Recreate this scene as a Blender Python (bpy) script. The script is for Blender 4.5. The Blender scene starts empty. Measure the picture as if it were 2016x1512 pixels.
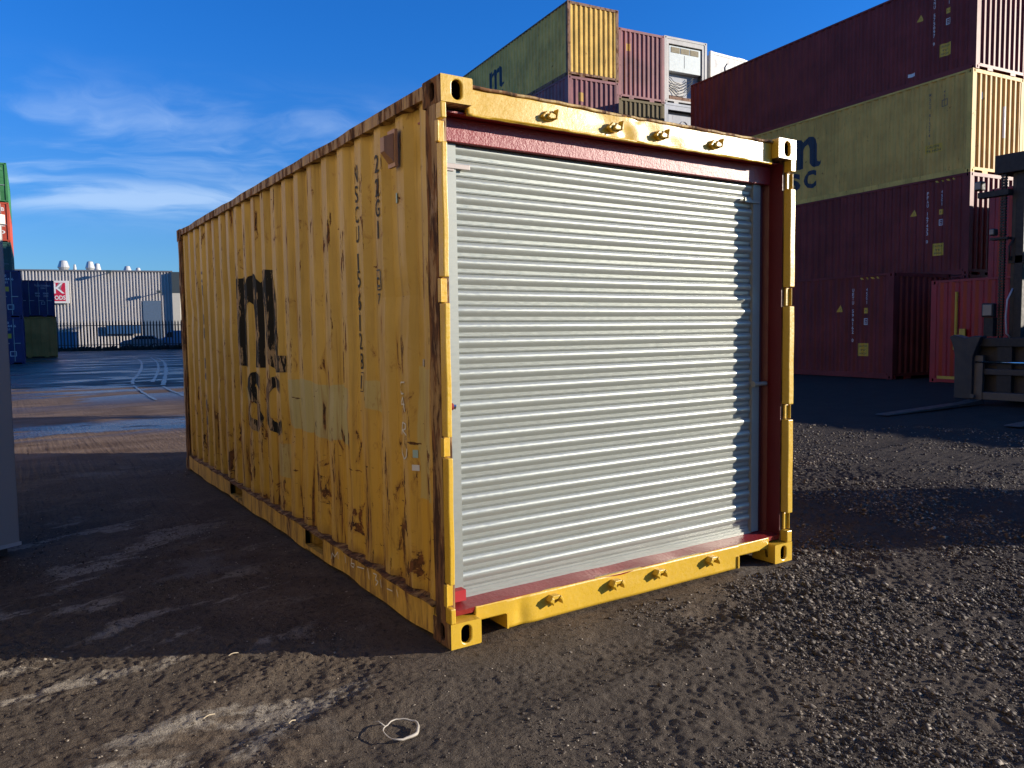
import bpy, bmesh, math, random
import numpy as np
from mathutils import Vector, Matrix

random.seed(7)
RNG = np.random.default_rng(11)
SC = bpy.context.scene
COL = SC.collection

# ------------------------------------------------------------------ camera
CAMP = (-1.67392, -3.09720, 1.46193)
YAW, PITCH, ROLL, FPX = 0.579217, -0.0677755, -0.0135508, 1542.55
SC.cycles.caustics_reflective = False; SC.cycles.caustics_refractive = False
cam = bpy.data.cameras.new("camera")
camo = bpy.data.objects.new("camera", cam); COL.objects.link(camo)
cam.sensor_width = 36.0; cam.lens = FPX / 2016 * 36.0; cam.clip_start = 0.05; cam.clip_end = 2000
_f = Vector((math.sin(YAW)*math.cos(PITCH), math.cos(YAW)*math.cos(PITCH), math.sin(PITCH)))
_r = Vector((math.cos(YAW), -math.sin(YAW), 0)); _u = _r.cross(_f)
r2 = _r*math.cos(ROLL) + _u*math.sin(ROLL); u2 = -_r*math.sin(ROLL) + _u*math.cos(ROLL)
camo.matrix_world = Matrix(((r2.x, u2.x, -_f.x, CAMP[0]), (r2.y, u2.y, -_f.y, CAMP[1]), (r2.z, u2.z, -_f.z, CAMP[2]), (0, 0, 0, 1)))
SC.camera = camo

# ------------------------------------------------------------------ light
SUN_EL, SUN_AZ = math.radians(13.8), math.radians(122.7)      # azimuth clockwise from +Y
SKY_STRENGTH, SUN_STRENGTH, EXPOSURE = 0.055, 5.0, 0.75
sl = bpy.data.lights.new("sun", 'SUN'); sl.energy = SUN_STRENGTH; sl.angle = math.radians(0.5); sl.color = (1.0, 0.90, 0.76)
so = bpy.data.objects.new("sun", sl); COL.objects.link(so)
sd = Vector((math.sin(SUN_AZ)*math.cos(SUN_EL), math.cos(SUN_AZ)*math.cos(SUN_EL), math.sin(SUN_EL)))
so.rotation_euler = sd.to_track_quat('Z', 'Y').to_euler(); so.location = sd*60
SC.view_settings.view_transform = 'Standard'; SC.view_settings.look = 'None'
SC.view_settings.exposure = EXPOSURE; SC.view_settings.gamma = 1.0


class NT:
    """tiny node helper"""
    def __init__(s, nt): s.nt = nt; s.n = nt.nodes; s.l = nt.links
    def new(s, t, **kw):
        nd = s.n.new(t)
        for k, v in kw.items(): setattr(nd, k, v)
        return nd
    def set(s, sock, v):
        if isinstance(v, bpy.types.NodeSocket): s.l.new(v, sock)
        elif v is not None: sock.default_value = v
    def math(s, op, a, b=None, c=None, clamp=False):
        nd = s.new('ShaderNodeMath', operation=op, use_clamp=clamp)
        s.set(nd.inputs[0], a); s.set(nd.inputs[1], b)
        if c is not None: s.set(nd.inputs[2], c)
        return nd.outputs[0]
    def vmath(s, op, a, b=None):
        nd = s.new('ShaderNodeVectorMath', operation=op)
        s.set(nd.inputs[0], a); s.set(nd.inputs[1], b)
        return nd.outputs['Value'] if op in ('DOT_PRODUCT', 'LENGTH') else nd.outputs[0]
    def noise(s, vec, scale, detail=4, rough=0.55, dist=0.0):
        nd = s.new('ShaderNodeTexNoise'); s.set(nd.inputs['Vector'], vec)
        nd.inputs['Scale'].default_value = scale; nd.inputs['Detail'].default_value = detail
        nd.inputs['Roughness'].default_value = rough; nd.inputs['Distortion'].default_value = dist
        return nd.outputs[0]
    def ramp(s, v, lo, hi, a=0.0, b=1.0):
        nd = s.new('ShaderNodeMapRange'); nd.interpolation_type = 'SMOOTHSTEP'
        s.set(nd.inputs[0], v); nd.inputs[1].default_value = lo; nd.inputs[2].default_value = hi
        s.set(nd.inputs[3], a); s.set(nd.inputs[4], b)
        return nd.outputs[0]
    def mix(s, f, a, b):
        nd = s.new('ShaderNodeMix', data_type='RGBA')
        s.set(nd.inputs[0], f)
        for sk, v in ((nd.inputs[6], a), (nd.inputs[7], b)):
            s.set(sk, (tuple(v)+(1,)) if isinstance(v, tuple) and len(v) == 3 else v)
        return nd.outputs[2]
    def scalev(s, vec, sc):
        nd = s.new('ShaderNodeVectorMath', operation='MULTIPLY'); s.set(nd.inputs[0], vec); nd.inputs[1].default_value = sc
        return nd.outputs[0]
    def sep(s, vec):
        nd = s.new('ShaderNodeSeparateXYZ'); s.set(nd.inputs[0], vec); return nd.outputs
    def bump(s, h, strength, dist=0.01, normal=None):
        nd = s.new('ShaderNodeBump'); s.set(nd.inputs['Height'], h)
        nd.inputs['Strength'].default_value = strength; nd.inputs['Distance'].default_value = dist
        if normal is not None: s.set(nd.inputs['Normal'], normal)
        return nd.outputs[0]


def ray_dir(px, py):
    d = _f*FPX + r2*(px-1008) - u2*(py-756); return d.normalized()

# ------------------------------------------------------------------ sky
w = bpy.data.worlds.new("World"); SC.world = w; w.use_nodes = True
g = NT(w.node_tree); g.n.clear()
sky = g.new('ShaderNodeTexSky'); sky.sky_type = 'NISHITA'; sky.sun_disc = False
sky.sun_elevation = SUN_EL; sky.sun_rotation = SUN_AZ
sky.air_density = 1.0; sky.dust_density = 0.25; sky.ozone_density = 2.2; sky.altitude = 60
tc = g.new('ShaderNodeTexCoord').outputs['Generated']
d1 = g.vmath('DOT_PRODUCT', tc, tuple(ray_dir(150, 300)))
near = g.ramp(d1, 0.86, 0.985)
sx, sy, sz = g.sep(tc)
warp = g.noise(g.scalev(tc, (3, 3, 5)), 1.3, 3, 0.5)
wv = g.vmath('ADD', g.scalev(tc, (2.6, 2.6, 17)), g.scalev(warp, (1.4, 1.4, 2.4)))
c1 = g.noise(wv, 1.6, 9, 0.56, 0.5)
band = g.math('MULTIPLY', g.math('MULTIPLY', g.ramp(sz, 0.10, 0.17), g.ramp(sz, 0.31, 0.20)), 0.75)
band2 = g.math('MULTIPLY', g.ramp(sz, 0.125, 0.15), g.ramp(sz, 0.185, 0.160))
cm = g.math('MULTIPLY', g.ramp(c1, 0.40, 0.75), band)
cm = g.math('MAXIMUM', cm, g.math('MULTIPLY', g.ramp(c1, 0.33, 0.58), band2))
cm = g.math('MULTIPLY', g.math('MULTIPLY', cm, near), 0.50)
tint = g.mix(1.0, sky.outputs[0], (1, 1, 1)); tn = tint.node; tn.blend_type = 'MULTIPLY'
g.set(tn.inputs[7], g.mix(g.ramp(sz, 0.02, 0.38), (0.56, 1.05, 1.80), (0.20, 1.06, 2.40)))
skyc = g.mix(cm, tint, (7.6, 9.6, 12.2))
bg = g.new('ShaderNodeBackground'); g.set(bg.inputs[0], skyc); bg.inputs[1].default_value = SKY_STRENGTH
out = g.new('ShaderNodeOutputWorld'); g.l.new(bg.outputs[0], out.inputs[0])

# ------------------------------------------------------------------ materials
MATS = {}
def mat(name, fn):
    if name in MATS: return MATS[name]
    m = bpy.data.materials.new(name); m.use_nodes = True
    g = NT(m.node_tree); b = g.n['Principled BSDF']; fn(g, b); MATS[name] = m; return m

def objvec(g, rand=True):
    c = g.new('ShaderNodeTexCoord').outputs['Object']
    if not rand: return c
    o = g.new('ShaderNodeObjectInfo')
    r = g.math('MULTIPLY', o.outputs['Random'], 37.0)
    cx = g.new('ShaderNodeCombineXYZ'); g.set(cx.inputs[0], r); g.set(cx.inputs[1], r); g.set(cx.inputs[2], r)
    return g.vmath('ADD', c, cx.outputs[0])

def rust_color(g, v, sc=14):
    n = g.noise(v, sc, 5, 0.6)
    return g.mix(g.ramp(n, 0.35, 0.66), (0.030, 0.013, 0.008), (0.17, 0.060, 0.018))

def paint(name, col, rust=0.3, rough=0.45, fade=0.25, dirt=0.3, spec=0.4, low=0.0, bumpy=0.25):
    """weathered container paint: fading, vertical streaks, rust spots"""
    def fn(g, b):
        v = objvec(g)
        n1 = g.noise(v, 1.1, 4, 0.6)
        lighter = tuple(min(1, c*(1+fade)+0.02*fade) for c in col); darker = tuple(c*(1-fade) for c in col)
        c0 = g.mix(g.ramp(n1, 0.3, 0.7), darker, lighter)
        st = g.noise(g.scalev(v, (9, 9, 0.55)), 1.6, 6, 0.62)
        c0 = g.mix(g.math('MULTIPLY', g.ramp(st, 0.48, 0.75), dirt), c0, tuple(c*0.35+0.012 for c in col))
        z = g.sep(g.new('ShaderNodeTexCoord').outputs['Object'])[2]
        lw = g.math('MULTIPLY', g.ramp(z, 1.3, 0.0), low)
        sp = g.math('ADD', g.noise(v, 5.5, 8, 0.68), lw)
        s2 = g.math('ADD', g.noise(g.scalev(v, (11, 11, 1.3)), 1.5, 7, 0.66), lw)
        t = 0.745 - rust*0.20
        m1 = g.ramp(sp, t, t+0.025); m2 = g.ramp(s2, t, t+0.03)
        halo = g.ramp(s2, t-0.07, t+0.01)
        m = g.math('MAXIMUM', m1, m2)
        c1 = g.mix(g.math('MULTIPLY', halo, 0.38), c0, (0.20, 0.085, 0.02))
        c2 = g.mix(m, c1, rust_color(g, v))
        g.set(b.inputs['Base Color'], c2)
        g.set(b.inputs['Roughness'], g.ramp(m, 0, 1, rough, 0.9))
        b.inputs['Specular IOR Level'].default_value = spec
        fine = g.noise(v, 3.0, 4, 0.5)
        g.set(b.inputs['Normal'], g.bump(g.math('ADD', g.math('MULTIPLY', m, 0.4), fine), bumpy, 0.02))
    return mat(name, fn)

def plain(name, col, rough=0.5, metal=0.0, var=0.15, nscale=6, bump=0.0, bscale=60, coat=0.0, spec=0.5):
    def fn(g, b):
        v = objvec(g)
        n = g.noise(v, nscale, 5, 0.6)
        g.set(b.inputs['Base Color'], g.mix(n, tuple(c*(1-var) for c in col), tuple(min(1, c*(1+var)) for c in col)))
        g.set(b.inputs['Roughness'], g.ramp(g.noise(v, nscale*3, 3), 0.3, 0.7, max(0.05, rough-0.07), min(1, rough+0.07)))
        b.inputs['Metallic'].default_value = metal; b.inputs['Coat Weight'].default_value = coat
        b.inputs['Coat Roughness'].default_value = 0.15; b.inputs['Specular IOR Level'].default_value = spec
        if bump: g.set(b.inputs['Normal'], g.bump(g.noise(v, bscale, 3, 0.5), bump, 0.004))
    return mat(name, fn)

# ------------------------------------------------------------------ mesh helpers
class MB:
    def __init__(s): s.v = []; s.f = []
    def add(s, vs, fs):
        o = len(s.v); s.v += [tuple(p) for p in vs]; s.f += [tuple(i+o for i in f) for f in fs]; return s
    def box(s, x0, x1, y0, y1, z0, z1):
        vs = [(x0,y0,z0),(x1,y0,z0),(x1,y1,z0),(x0,y1,z0),(x0,y0,z1),(x1,y0,z1),(x1,y1,z1),(x0,y1,z1)]
        return s.add(vs, [(0,3,2,1),(4,5,6,7),(0,1,5,4),(1,2,6,5),(2,3,7,6),(3,0,4,7)])
    def prism(s, poly, axis, a, b):
        """extrude a 2D polygon along axis ('x','y','z') from a to b"""
        def P(u, v, t): return {'x': (t, u, v), 'y': (u, t, v), 'z': (u, v, t)}[axis]
        n = len(poly)
        vs = [P(u, v, a) for u, v in poly] + [P(u, v, b) for u, v in poly]
        fs = [tuple(range(n))[::-1], tuple(range(n, 2*n))] + [(i, (i+1) % n, n+(i+1) % n, n+i) for i in range(n)]
        return s.add(vs, fs)
    def tube(s, pts, rad, seg=8, closed=False):
        pts = [Vector(p) for p in pts]; n = len(pts)
        rads = rad if isinstance(rad, (list, tuple)) else [rad]*n
        up = Vector((0.13, 0.21, 0.97)); vs = []
        for i, p in enumerate(pts):
            a = pts[(i-1) % n] if (i or closed) else p; c = pts[(i+1) % n] if (i < n-1 or closed) else p
            d = (c-a).normalized(); e1 = d.cross(up)
            if e1.length < 1e-3: e1 = d.cross(Vector((1, 0, 0)))
            e1.normalize(); e2 = d.cross(e1)
            for k in range(seg):
                t = 2*math.pi*k/seg; vs.append(p+(e1*math.cos(t)+e2*math.sin(t))*rads[i])
        fs = []
        m = n if closed else n-1
        for i in range(m):
            for k in range(seg):
                j = (i+1) % n
                fs.append((i*seg+k, i*seg+(k+1) % seg, j*seg+(k+1) % seg, j*seg+k))
        if not closed: fs += [tuple(range(seg))[::-1], tuple((n-1)*seg+k for k in range(seg))]
        return s.add(vs, fs)
    def mesh(s, name, m, smooth=False, recalc=True):
        me = bpy.data.meshes.new(name); me.from_pydata(s.v, [], s.f)
        if recalc:
            bm = bmesh.new(); bm.from_mesh(me); bmesh.ops.recalc_face_normals(bm, faces=bm.faces); bm.to_mesh(me); bm.free()
        if m: me.materials.append(m)
        if smooth: me.polygons.foreach_set('use_smooth', [True]*len(me.polygons))
        me.update(); return me
    def build(s, name, m, parent=None, smooth=False, bevel=0.0, recalc=True):
        return link(name, s.mesh(name, m, smooth, recalc), parent, bevel)

def link(name, me, parent=None, bevel=0.0):
    o = bpy.data.objects.new(name, me); COL.objects.link(o)
    if parent is not None: o.parent = parent
    if bevel:
        b = o.modifiers.new("bevel", 'BEVEL'); b.width = bevel; b.segments = 2; b.limit_method = 'ANGLE'; b.angle_limit = math.radians(40)
    return o

def thing(name, label, cat, loc=(0, 0, 0), rz=0.0, group=None):
    o = bpy.data.objects.new(name, None); COL.objects.link(o); o.empty_display_size = 0.2
    o.location = loc; o.rotation_euler = (0, 0, rz); o['label'] = label; o['category'] = cat
    if group: o['group'] = group
    return o
def tag(o, label, cat, group=None):
    o['label'] = label; o['category'] = cat
    if group: o['group'] = group
    return o
def structure(o): o['kind'] = 'structure'; return o
def stuff(o, label, cat): o['kind'] = 'stuff'; o['label'] = label; o['category'] = cat; return o

# ------------------------------------------------------------------ numpy noise
def _hash(ix, iy, seed):
    h = (ix.astype(np.int64)*374761393 + iy.astype(np.int64)*668265263 + seed*1442695041) & 0xffffffff
    h = ((h ^ (h >> 13))*1274126177) & 0xffffffff
    return ((h ^ (h >> 16)) & 0xffff)/65535.0
def vnoise(x, y, seed=0):
    ix = np.floor(x); iy = np.floor(y); fx = x-ix; fy = y-iy
    fx = fx*fx*(3-2*fx); fy = fy*fy*(3-2*fy)
    a = _hash(ix, iy, seed); b = _hash(ix+1, iy, seed); c = _hash(ix, iy+1, seed); d = _hash(ix+1, iy+1, seed)
    return (a*(1-fx)+b*fx)*(1-fy)+(c*(1-fx)+d*fx)*fy - 0.5
def ground_h(x, y):
    x = np.asarray(x, float); y = np.asarray(y, float)
    dist = np.hypot(x-CAMP[0], y-CAMP[1])
    fade = np.clip(1.25-dist/26, 0.0, 1.0)
    right = np.clip((x-0.15*y-0.2)/1.8, 0, 1)
    def rn(f, ang, seed, wa=0.0, wf=1.0):
        ca_, sa_ = math.cos(ang), math.sin(ang); u = x*ca_+y*sa_; v = -x*sa_+y*ca_
        if wa: u = u+wa*vnoise(v*wf, u*wf, seed+50); v = v+wa*vnoise(u*wf+7, v*wf, seed+51)
        return vnoise(u*f, v*f, seed)
    cl = np.clip(rn(1.7, 0.4, 3, 0.2, 2)+0.55, 0, 1)
    h = 0.022*rn(0.8, 0.2, 1) + 0.016*rn(2.3, 1.1, 2)
    h += (0.010+0.010*right)*cl*rn(7.3, 0.7, 4, 0.05, 5)
    r = np.abs(rn(15, 1.9, 5, 0.06, 9)); h += (0.016+0.012*right)*cl*(0.25-r)
    h += (0.009+0.006*right)*cl*rn(31, 0.9, 6, 0.02, 20) + (0.006+0.004*right)*rn(62, 2.3, 7)
    c1 = np.clip(rn(2.1, 2.0, 21, 0.25, 3)*2.6+rn(0.7, 1.0, 29)*1.5+0.22+0.25*right, 0, 1)
    e1 = rn(29, 1.3, 22, 0.03, 17); h += (0.020+0.022*right)*c1*np.clip(e1-0.20, 0, 0.2)
    e2 = rn(58, 0.5, 23, 0.015, 40); h += (0.022+0.006*right)*np.clip(c1, 0, 1)*np.clip(e2-0.12, 0, 0.25)
    e4 = rn(97, 2.6, 27); h += 0.010*np.clip(0.4+c1, 0, 1)*np.clip(e4-0.10, 0, 0.3)
    e3 = rn(11, 0.3, 26, 0.08, 8); h += (0.020+0.060*right)*np.clip(e3-0.30, 0, 0.3)
    # wheel ruts
    for (px, py, ang, off) in ((-1.2, -0.3, 0.55, 0), (-1.2, -0.3, 0.55, 1.9), (5.5, 0.2, 0.12, 0.0), (5.5, 0.2, 0.12, 2.1)):
        dx, dy = math.cos(ang), math.sin(ang)
        q = (x-px)*(-dy)+(y-py)*dx-off
        h += -0.016*np.exp(-(q/0.16)**2) + 0.010*np.exp(-((np.abs(q)-0.26)/0.07)**2)*(0.5+cl)
    h = h*fade
    # flattened by the load under the near container
    k = np.clip(1-np.maximum(np.maximum(-0.15-x, x-2.6), np.maximum(-0.15-y, y-6.2))/0.25, 0, 1)
    h = h*(1-0.75*k)-0.012*k
    return h-0.010*(1-k)

# ------------------------------------------------------------------ ground
SILT = 0.30
def m_ground():
    def fn(g, b):
        p = g.new('ShaderNodeNewGeometry').outputs['Position']
        x, y, z = g.sep(p)
        big = g.noise(p, 0.35, 5, 0.6); mid = g.noise(p, 2.2, 6, 0.65); fine = g.noise(p, 26, 6, 0.7); vf = g.noise(p, 110, 4, 0.7)
        c = g.mix(g.ramp(mid, 0.3, 0.7), (0.074, 0.054, 0.038), (0.150, 0.112, 0.076))
        c = g.mix(g.ramp(big, 0.40, 0.62), c, (0.100, 0.080, 0.060))
        # dark wet-ish coal gravel towards the right
        side = g.math('ADD', g.math('MULTIPLY', x, 0.35), g.math('MULTIPLY', g.math('SUBTRACT', big, 0.5), 3.0))
        c = g.mix(g.ramp(side, 0.3, 1.6), c, g.mix(mid, (0.028, 0.022, 0.019), (0.072, 0.059, 0.049)))
        c = g.mix(g.math('MULTIPLY', g.ramp(fine, 0.50, 0.64), 0.6), c, (0.022, 0.018, 0.016))
        c = g.mix(g.math('MULTIPLY', g.ramp(vf, 0.62, 0.72), 0.45), c, (0.26, 0.225, 0.175))
        # dried pale silt drawn out along the old wheel tracks
        rot = g.new('ShaderNodeVectorRotate'); rot.rotation_type = 'Z_AXIS'; g.set(rot.inputs['Vector'], p); rot.inputs['Angle'].default_value = -SILT
        sv = g.scalev(rot.outputs[0], (0.9, 2.2, 1.0))
        silt = g.noise(sv, 1.15, 7, 0.6, 0.4)
        left = g.math('MULTIPLY', g.ramp(x, 0.1, -0.9), g.ramp(y, 5.2, 3.2))
        sm = g.math('MULTIPLY', g.ramp(silt, 0.545, 0.60), left)
        sm = g.math('MULTIPLY', sm, g.ramp(fine, 0.66, 0.5))
        c = g.mix(g.math('MULTIPLY', sm, 0.85), c, (0.30, 0.262, 0.205))
        bs = g.noise(g.vmath('ADD', p, (13.7, 5.1, 0)), 0.9, 6, 0.62)
        c = g.mix(g.math('MULTIPLY', g.math('MULTIPLY', g.ramp(bs, 0.60, 0.72), g.ramp(x, 4.5, 2.0)), 0.55), c, (0.19, 0.17, 0.145))
        # browner dirt on the open yard behind, with standing water
        far = g.ramp(y, 6.6, 8.2); farm = g.math('MULTIPLY', far, g.ramp(x, 9, 5))
        far2 = g.ramp(y, 14, 30)
        farm = g.math('MAXIMUM', farm, far2)
        c = g.mix(g.math('MULTIPLY', farm, 0.85), c, g.mix(g.ramp(g.noise(g.scalev(p, (0.6, 1.6, 1)), 1.4, 6, 0.65), 0.35, 0.66), (0.115, 0.075, 0.052), (0.205, 0.145, 0.108)))
        wv = g.scalev(p, (0.22, 0.62, 1.0))
        wn = g.noise(wv, 0.75, 7, 0.62, 0.8)
        wet = g.math('MULTIPLY', g.ramp(wn, 0.47, 0.56), g.ramp(y, 12.5, 19.0))
        wb = g.math('MULTIPLY', g.ramp(g.noise(wv, 3.1, 5, 0.6), 0.38, 0.52), g.math('MULTIPLY', g.ramp(y, 9.4, 10.3), g.ramp(y, 13.0, 11.6)))
        wet = g.math('MAXIMUM', wet, g.math('MULTIPLY', wb, g.ramp(x, 6, 4)))
        fy = g.math('MULTIPLY', g.ramp(y, 22, 27), 0.62)
        wet = g.math('MAXIMUM', wet, g.math('MULTIPLY', fy, g.ramp(wn, 0.30, 0.46)))
        c = g.mix(g.math('MULTIPLY', wet, 0.75), c, (0.030, 0.027, 0.026))
        g.set(b.inputs['Base Color'], c)
        g.set(b.inputs['Roughness'], g.math('SUBTRACT', g.ramp(fine, 0.3, 0.7, 0.95, 0.75), g.math('MULTIPLY', wet, 0.62)))
        g.set(b.inputs['Specular IOR Level'], g.math('ADD', 0.12, g.math('MULTIPLY', wet, 0.16)))
        hgt = g.math('ADD', g.math('MULTIPLY', fine, 0.7), g.math('MULTIPLY', vf, 0.35))
        hgt = g.math('MULTIPLY', hgt, g.math('SUBTRACT', 1.0, g.math('MULTIPLY', wet, 0.8)))
        g.set(b.inputs['Normal'], g.bump(hgt, 0.95, 0.032))
    return mat('yard dirt', fn)

def axis(lo, hi, step, out_lo, out_hi, gr=1.055):
    a = list(np.arange(lo, hi, step)); s = step; q = a[-1]
    while q < out_hi: s *= gr; q += s; a.append(q)
    s = step; q = lo; pre = []
    while q > out_lo: s *= gr; q -= s; pre.append(q)
    return np.array(pre[::-1]+a)
gx = axis(-2.3, 5.6, 0.0095, -260, 320, 1.05); gy = axis(-2.1, 2.0, 0.0095, -120, 420, 1.05)
X, Y = np.meshgrid(gx, gy); Z = ground_h(X, Y)
nx, ny = len(gx), len(gy)
me = bpy.data.meshes.new('ground')
idx = np.arange(nx*ny).reshape(ny, nx)
q = np.stack([idx[:-1, :-1], idx[:-1, 1:], idx[1:, 1:], idx[1:, :-1]], -1).reshape(-1, 4)
me.vertices.add(nx*ny); me.vertices.foreach_set('co', np.stack([X, Y, Z], -1).astype(np.float32).ravel())
me.loops.add(q.size); me.loops.foreach_set('vertex_index', q.ravel().astype(np.int32))
me.polygons.add(len(q)); me.polygons.foreach_set('loop_start', (np.arange(len(q))*4).astype(np.int32))
me.polygons.foreach_set('loop_total', np.full(len(q), 4, np.int32))
me.polygons.foreach_set('use_smooth', np.ones(len(q), bool))
me.update(calc_edges=True); me.materials.append(m_ground())
structure(link('ground', me))

# loose stones pressed into the dirt: one mass
def stones():
    base = np.array([(0,0,1),(0.9,0,0.1),(0.28,0.86,0.0),(-0.73,0.53,0.1),(-0.73,-0.53,-0.05),(0.28,-0.86,0.1),(0.1,0.1,-0.8)])
    fs = np.array([(0,1,2),(0,2,3),(0,3,4),(0,4,5),(0,5,1),(6,2,1),(6,3,2),(6,4,3),(6,5,4),(6,1,5)])
    N = 230000; R_ = RNG.random
    px = -60+2180*R_(N); ang = YAW+np.arctan((px-1008)/FPX); t = 1.9*np.exp(R_(N)**1.15*1.9)
    x = CAMP[0]+np.sin(ang)*t; y = CAMP[1]+np.cos(ang)*t
    rt = np.clip((x-0.15*y)/1.8, 0, 1)
    patch = np.clip(vnoise(x*1.9+4+0.5*vnoise(x*4, y*4, 70), y*1.9, 77)*2.0+vnoise(x*0.7+3, y*0.9, 79)*1.3+vnoise(x*6, y*6, 78)*0.8+0.22+0.20*rt, 0.06, 1)
    keep = (R_(N) < patch*(0.55+0.45*rt)) & ~((x > -0.04) & (x < 2.48) & (y > -0.04) & (y < 6.1)) & ~((x < -1.55) & (y > 3.0) & (y < 8))
    x, y, rt, t = x[keep], y[keep], rt[keep], t[keep]; n = len(x)
    sz = 0.0020*np.exp(np.abs(RNG.normal(size=n))**1.25*0.50)*(1+0.7*rt)*(0.75+0.12*t)
    sz = np.minimum(sz, 0.009+0.016*rt)
    z = ground_h(x, y)+sz*0.10
    P = base[None]*(1+0.5*(R_((n, 7, 1))-0.5)+0.25*(R_((n, 7, 3))-0.5))
    P = P*np.stack([sz*(0.8+0.9*R_(n)), sz, sz*(0.45+0.45*R_(n))], -1)[:, None]
    a_ = R_(n)*6.283; ca, sa = np.cos(a_)[:, None], np.sin(a_)[:, None]
    V = np.stack([x[:, None]+P[..., 0]*ca-P[..., 1]*sa, y[:, None]+P[..., 0]*sa+P[..., 1]*ca, z[:, None]+P[..., 2]], -1).reshape(-1, 3)
    F = (fs[None]+7*np.arange(n)[:, None, None]).reshape(-1, 3)
    me = bpy.data.meshes.new('loose_stones'); me.vertices.add(len(V)); me.vertices.foreach_set('co', V.astype(np.float32).ravel())
    me.loops.add(F.size); me.loops.foreach_set('vertex_index', F.ravel().astype(np.int32))
    me.polygons.add(len(F)); me.polygons.foreach_set('loop_start', (np.arange(len(F))*3).astype(np.int32)); me.polygons.foreach_set('loop_total', np.full(len(F), 3, np.int32))
    me.update(calc_edges=True)
    def fn(g, b):
        p = g.new('ShaderNodeNewGeometry').outputs['Position']
        n = g.noise(p, 33, 2, 0.6); n2 = g.noise(p, 3, 3, 0.6)
        c = g.mix(g.ramp(n, 0.50, 0.76), g.mix(g.ramp(n2, 0.35, 0.65), (0.036, 0.029, 0.024), (0.085, 0.065, 0.048)), (0.40, 0.34, 0.26))
        g.set(b.inputs['Base Color'], c); b.inputs['Roughness'].default_value = 0.75; b.inputs['Specular IOR Level'].default_value = 0.25
    me.materials.append(mat('stone chips', fn)); o = link('loose_stones', me)
    stuff(o, 'small loose stones and clods scattered over the dirt yard', 'gravel')
stones()

# ------------------------------------------------------------------ corrugation
def profile(L, pitch=0.278, depth=0.036, lead=0.05, outer=0.072, slope=0.068):
    """list of (u, inward depth) across a panel of width L"""
    n = max(1, int(round((L-2*lead)/pitch))); p = (L-2*lead)/n
    inner = p-outer-2*slope
    pts = [(0, 0)]; u = lead
    for i in range(n):
        a = outer*p/pitch*0.5; s = slope*p/pitch; inn = p-2*a-2*s
        pts += [(u+a, 0), (u+a+s, depth), (u+a+s+inn, depth), (u+a+2*s+inn, 0)]
        u += p
    pts.append((L, 0)); return pts
def depth_at(pts, u):
    for (a, da), (b, db) in zip(pts, pts[1:]):
        if a <= u <= b: return da+(db-da)*(u-a)/(b-a) if b > a else da
    return 0.0
def panel_mesh(name, m, prof, z0, z1, place, rows=1, dent=None):
    mb = MB(); zs = [z0+(z1-z0)*i/rows for i in range(rows+1)]; n = len(prof)
    for z in zs:
        for u, d in prof:
            mb.v.append(place(u, d+(dent(u, z) if dent else 0), z))
    for i in range(rows):
        for j in range(n-1): mb.f.append((i*n+j, i*n+j+1, (i+1)*n+j+1, (i+1)*n+j))
    return mb.mesh(name, m, recalc=False)

# lettering: built-in font turned into polygons, cut where the steel folds
_tcache = {}
def glyphs(s, bold=0.0):
    key = (s, bold)
    if key in _tcache: return _tcache[key]
    cu = bpy.data.curves.new('t', 'FONT'); cu.body = s; cu.size = 1.0; cu.offset = bold; cu.resolution_u = 3
    ob = bpy.data.objects.new('t', cu); me = bpy.data.meshes.new_from_object(ob)
    V = [tuple(v.co)[:2] for v in me.vertices]; Fs = [tuple(p.vertices) for p in me.polygons]
    bpy.data.objects.remove(ob); bpy.data.curves.remove(cu); bpy.data.meshes.remove(me)
    if V:
        x0 = min(v[0] for v in V); x1 = max(v[0] for v in V); y0 = min(v[1] for v in V); y1 = max(v[1] for v in V)
    else: x0 = x1 = y0 = y1 = 0
    _tcache[key] = (V, Fs, (x0, x1, y0, y1)); return _tcache[key]

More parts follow.
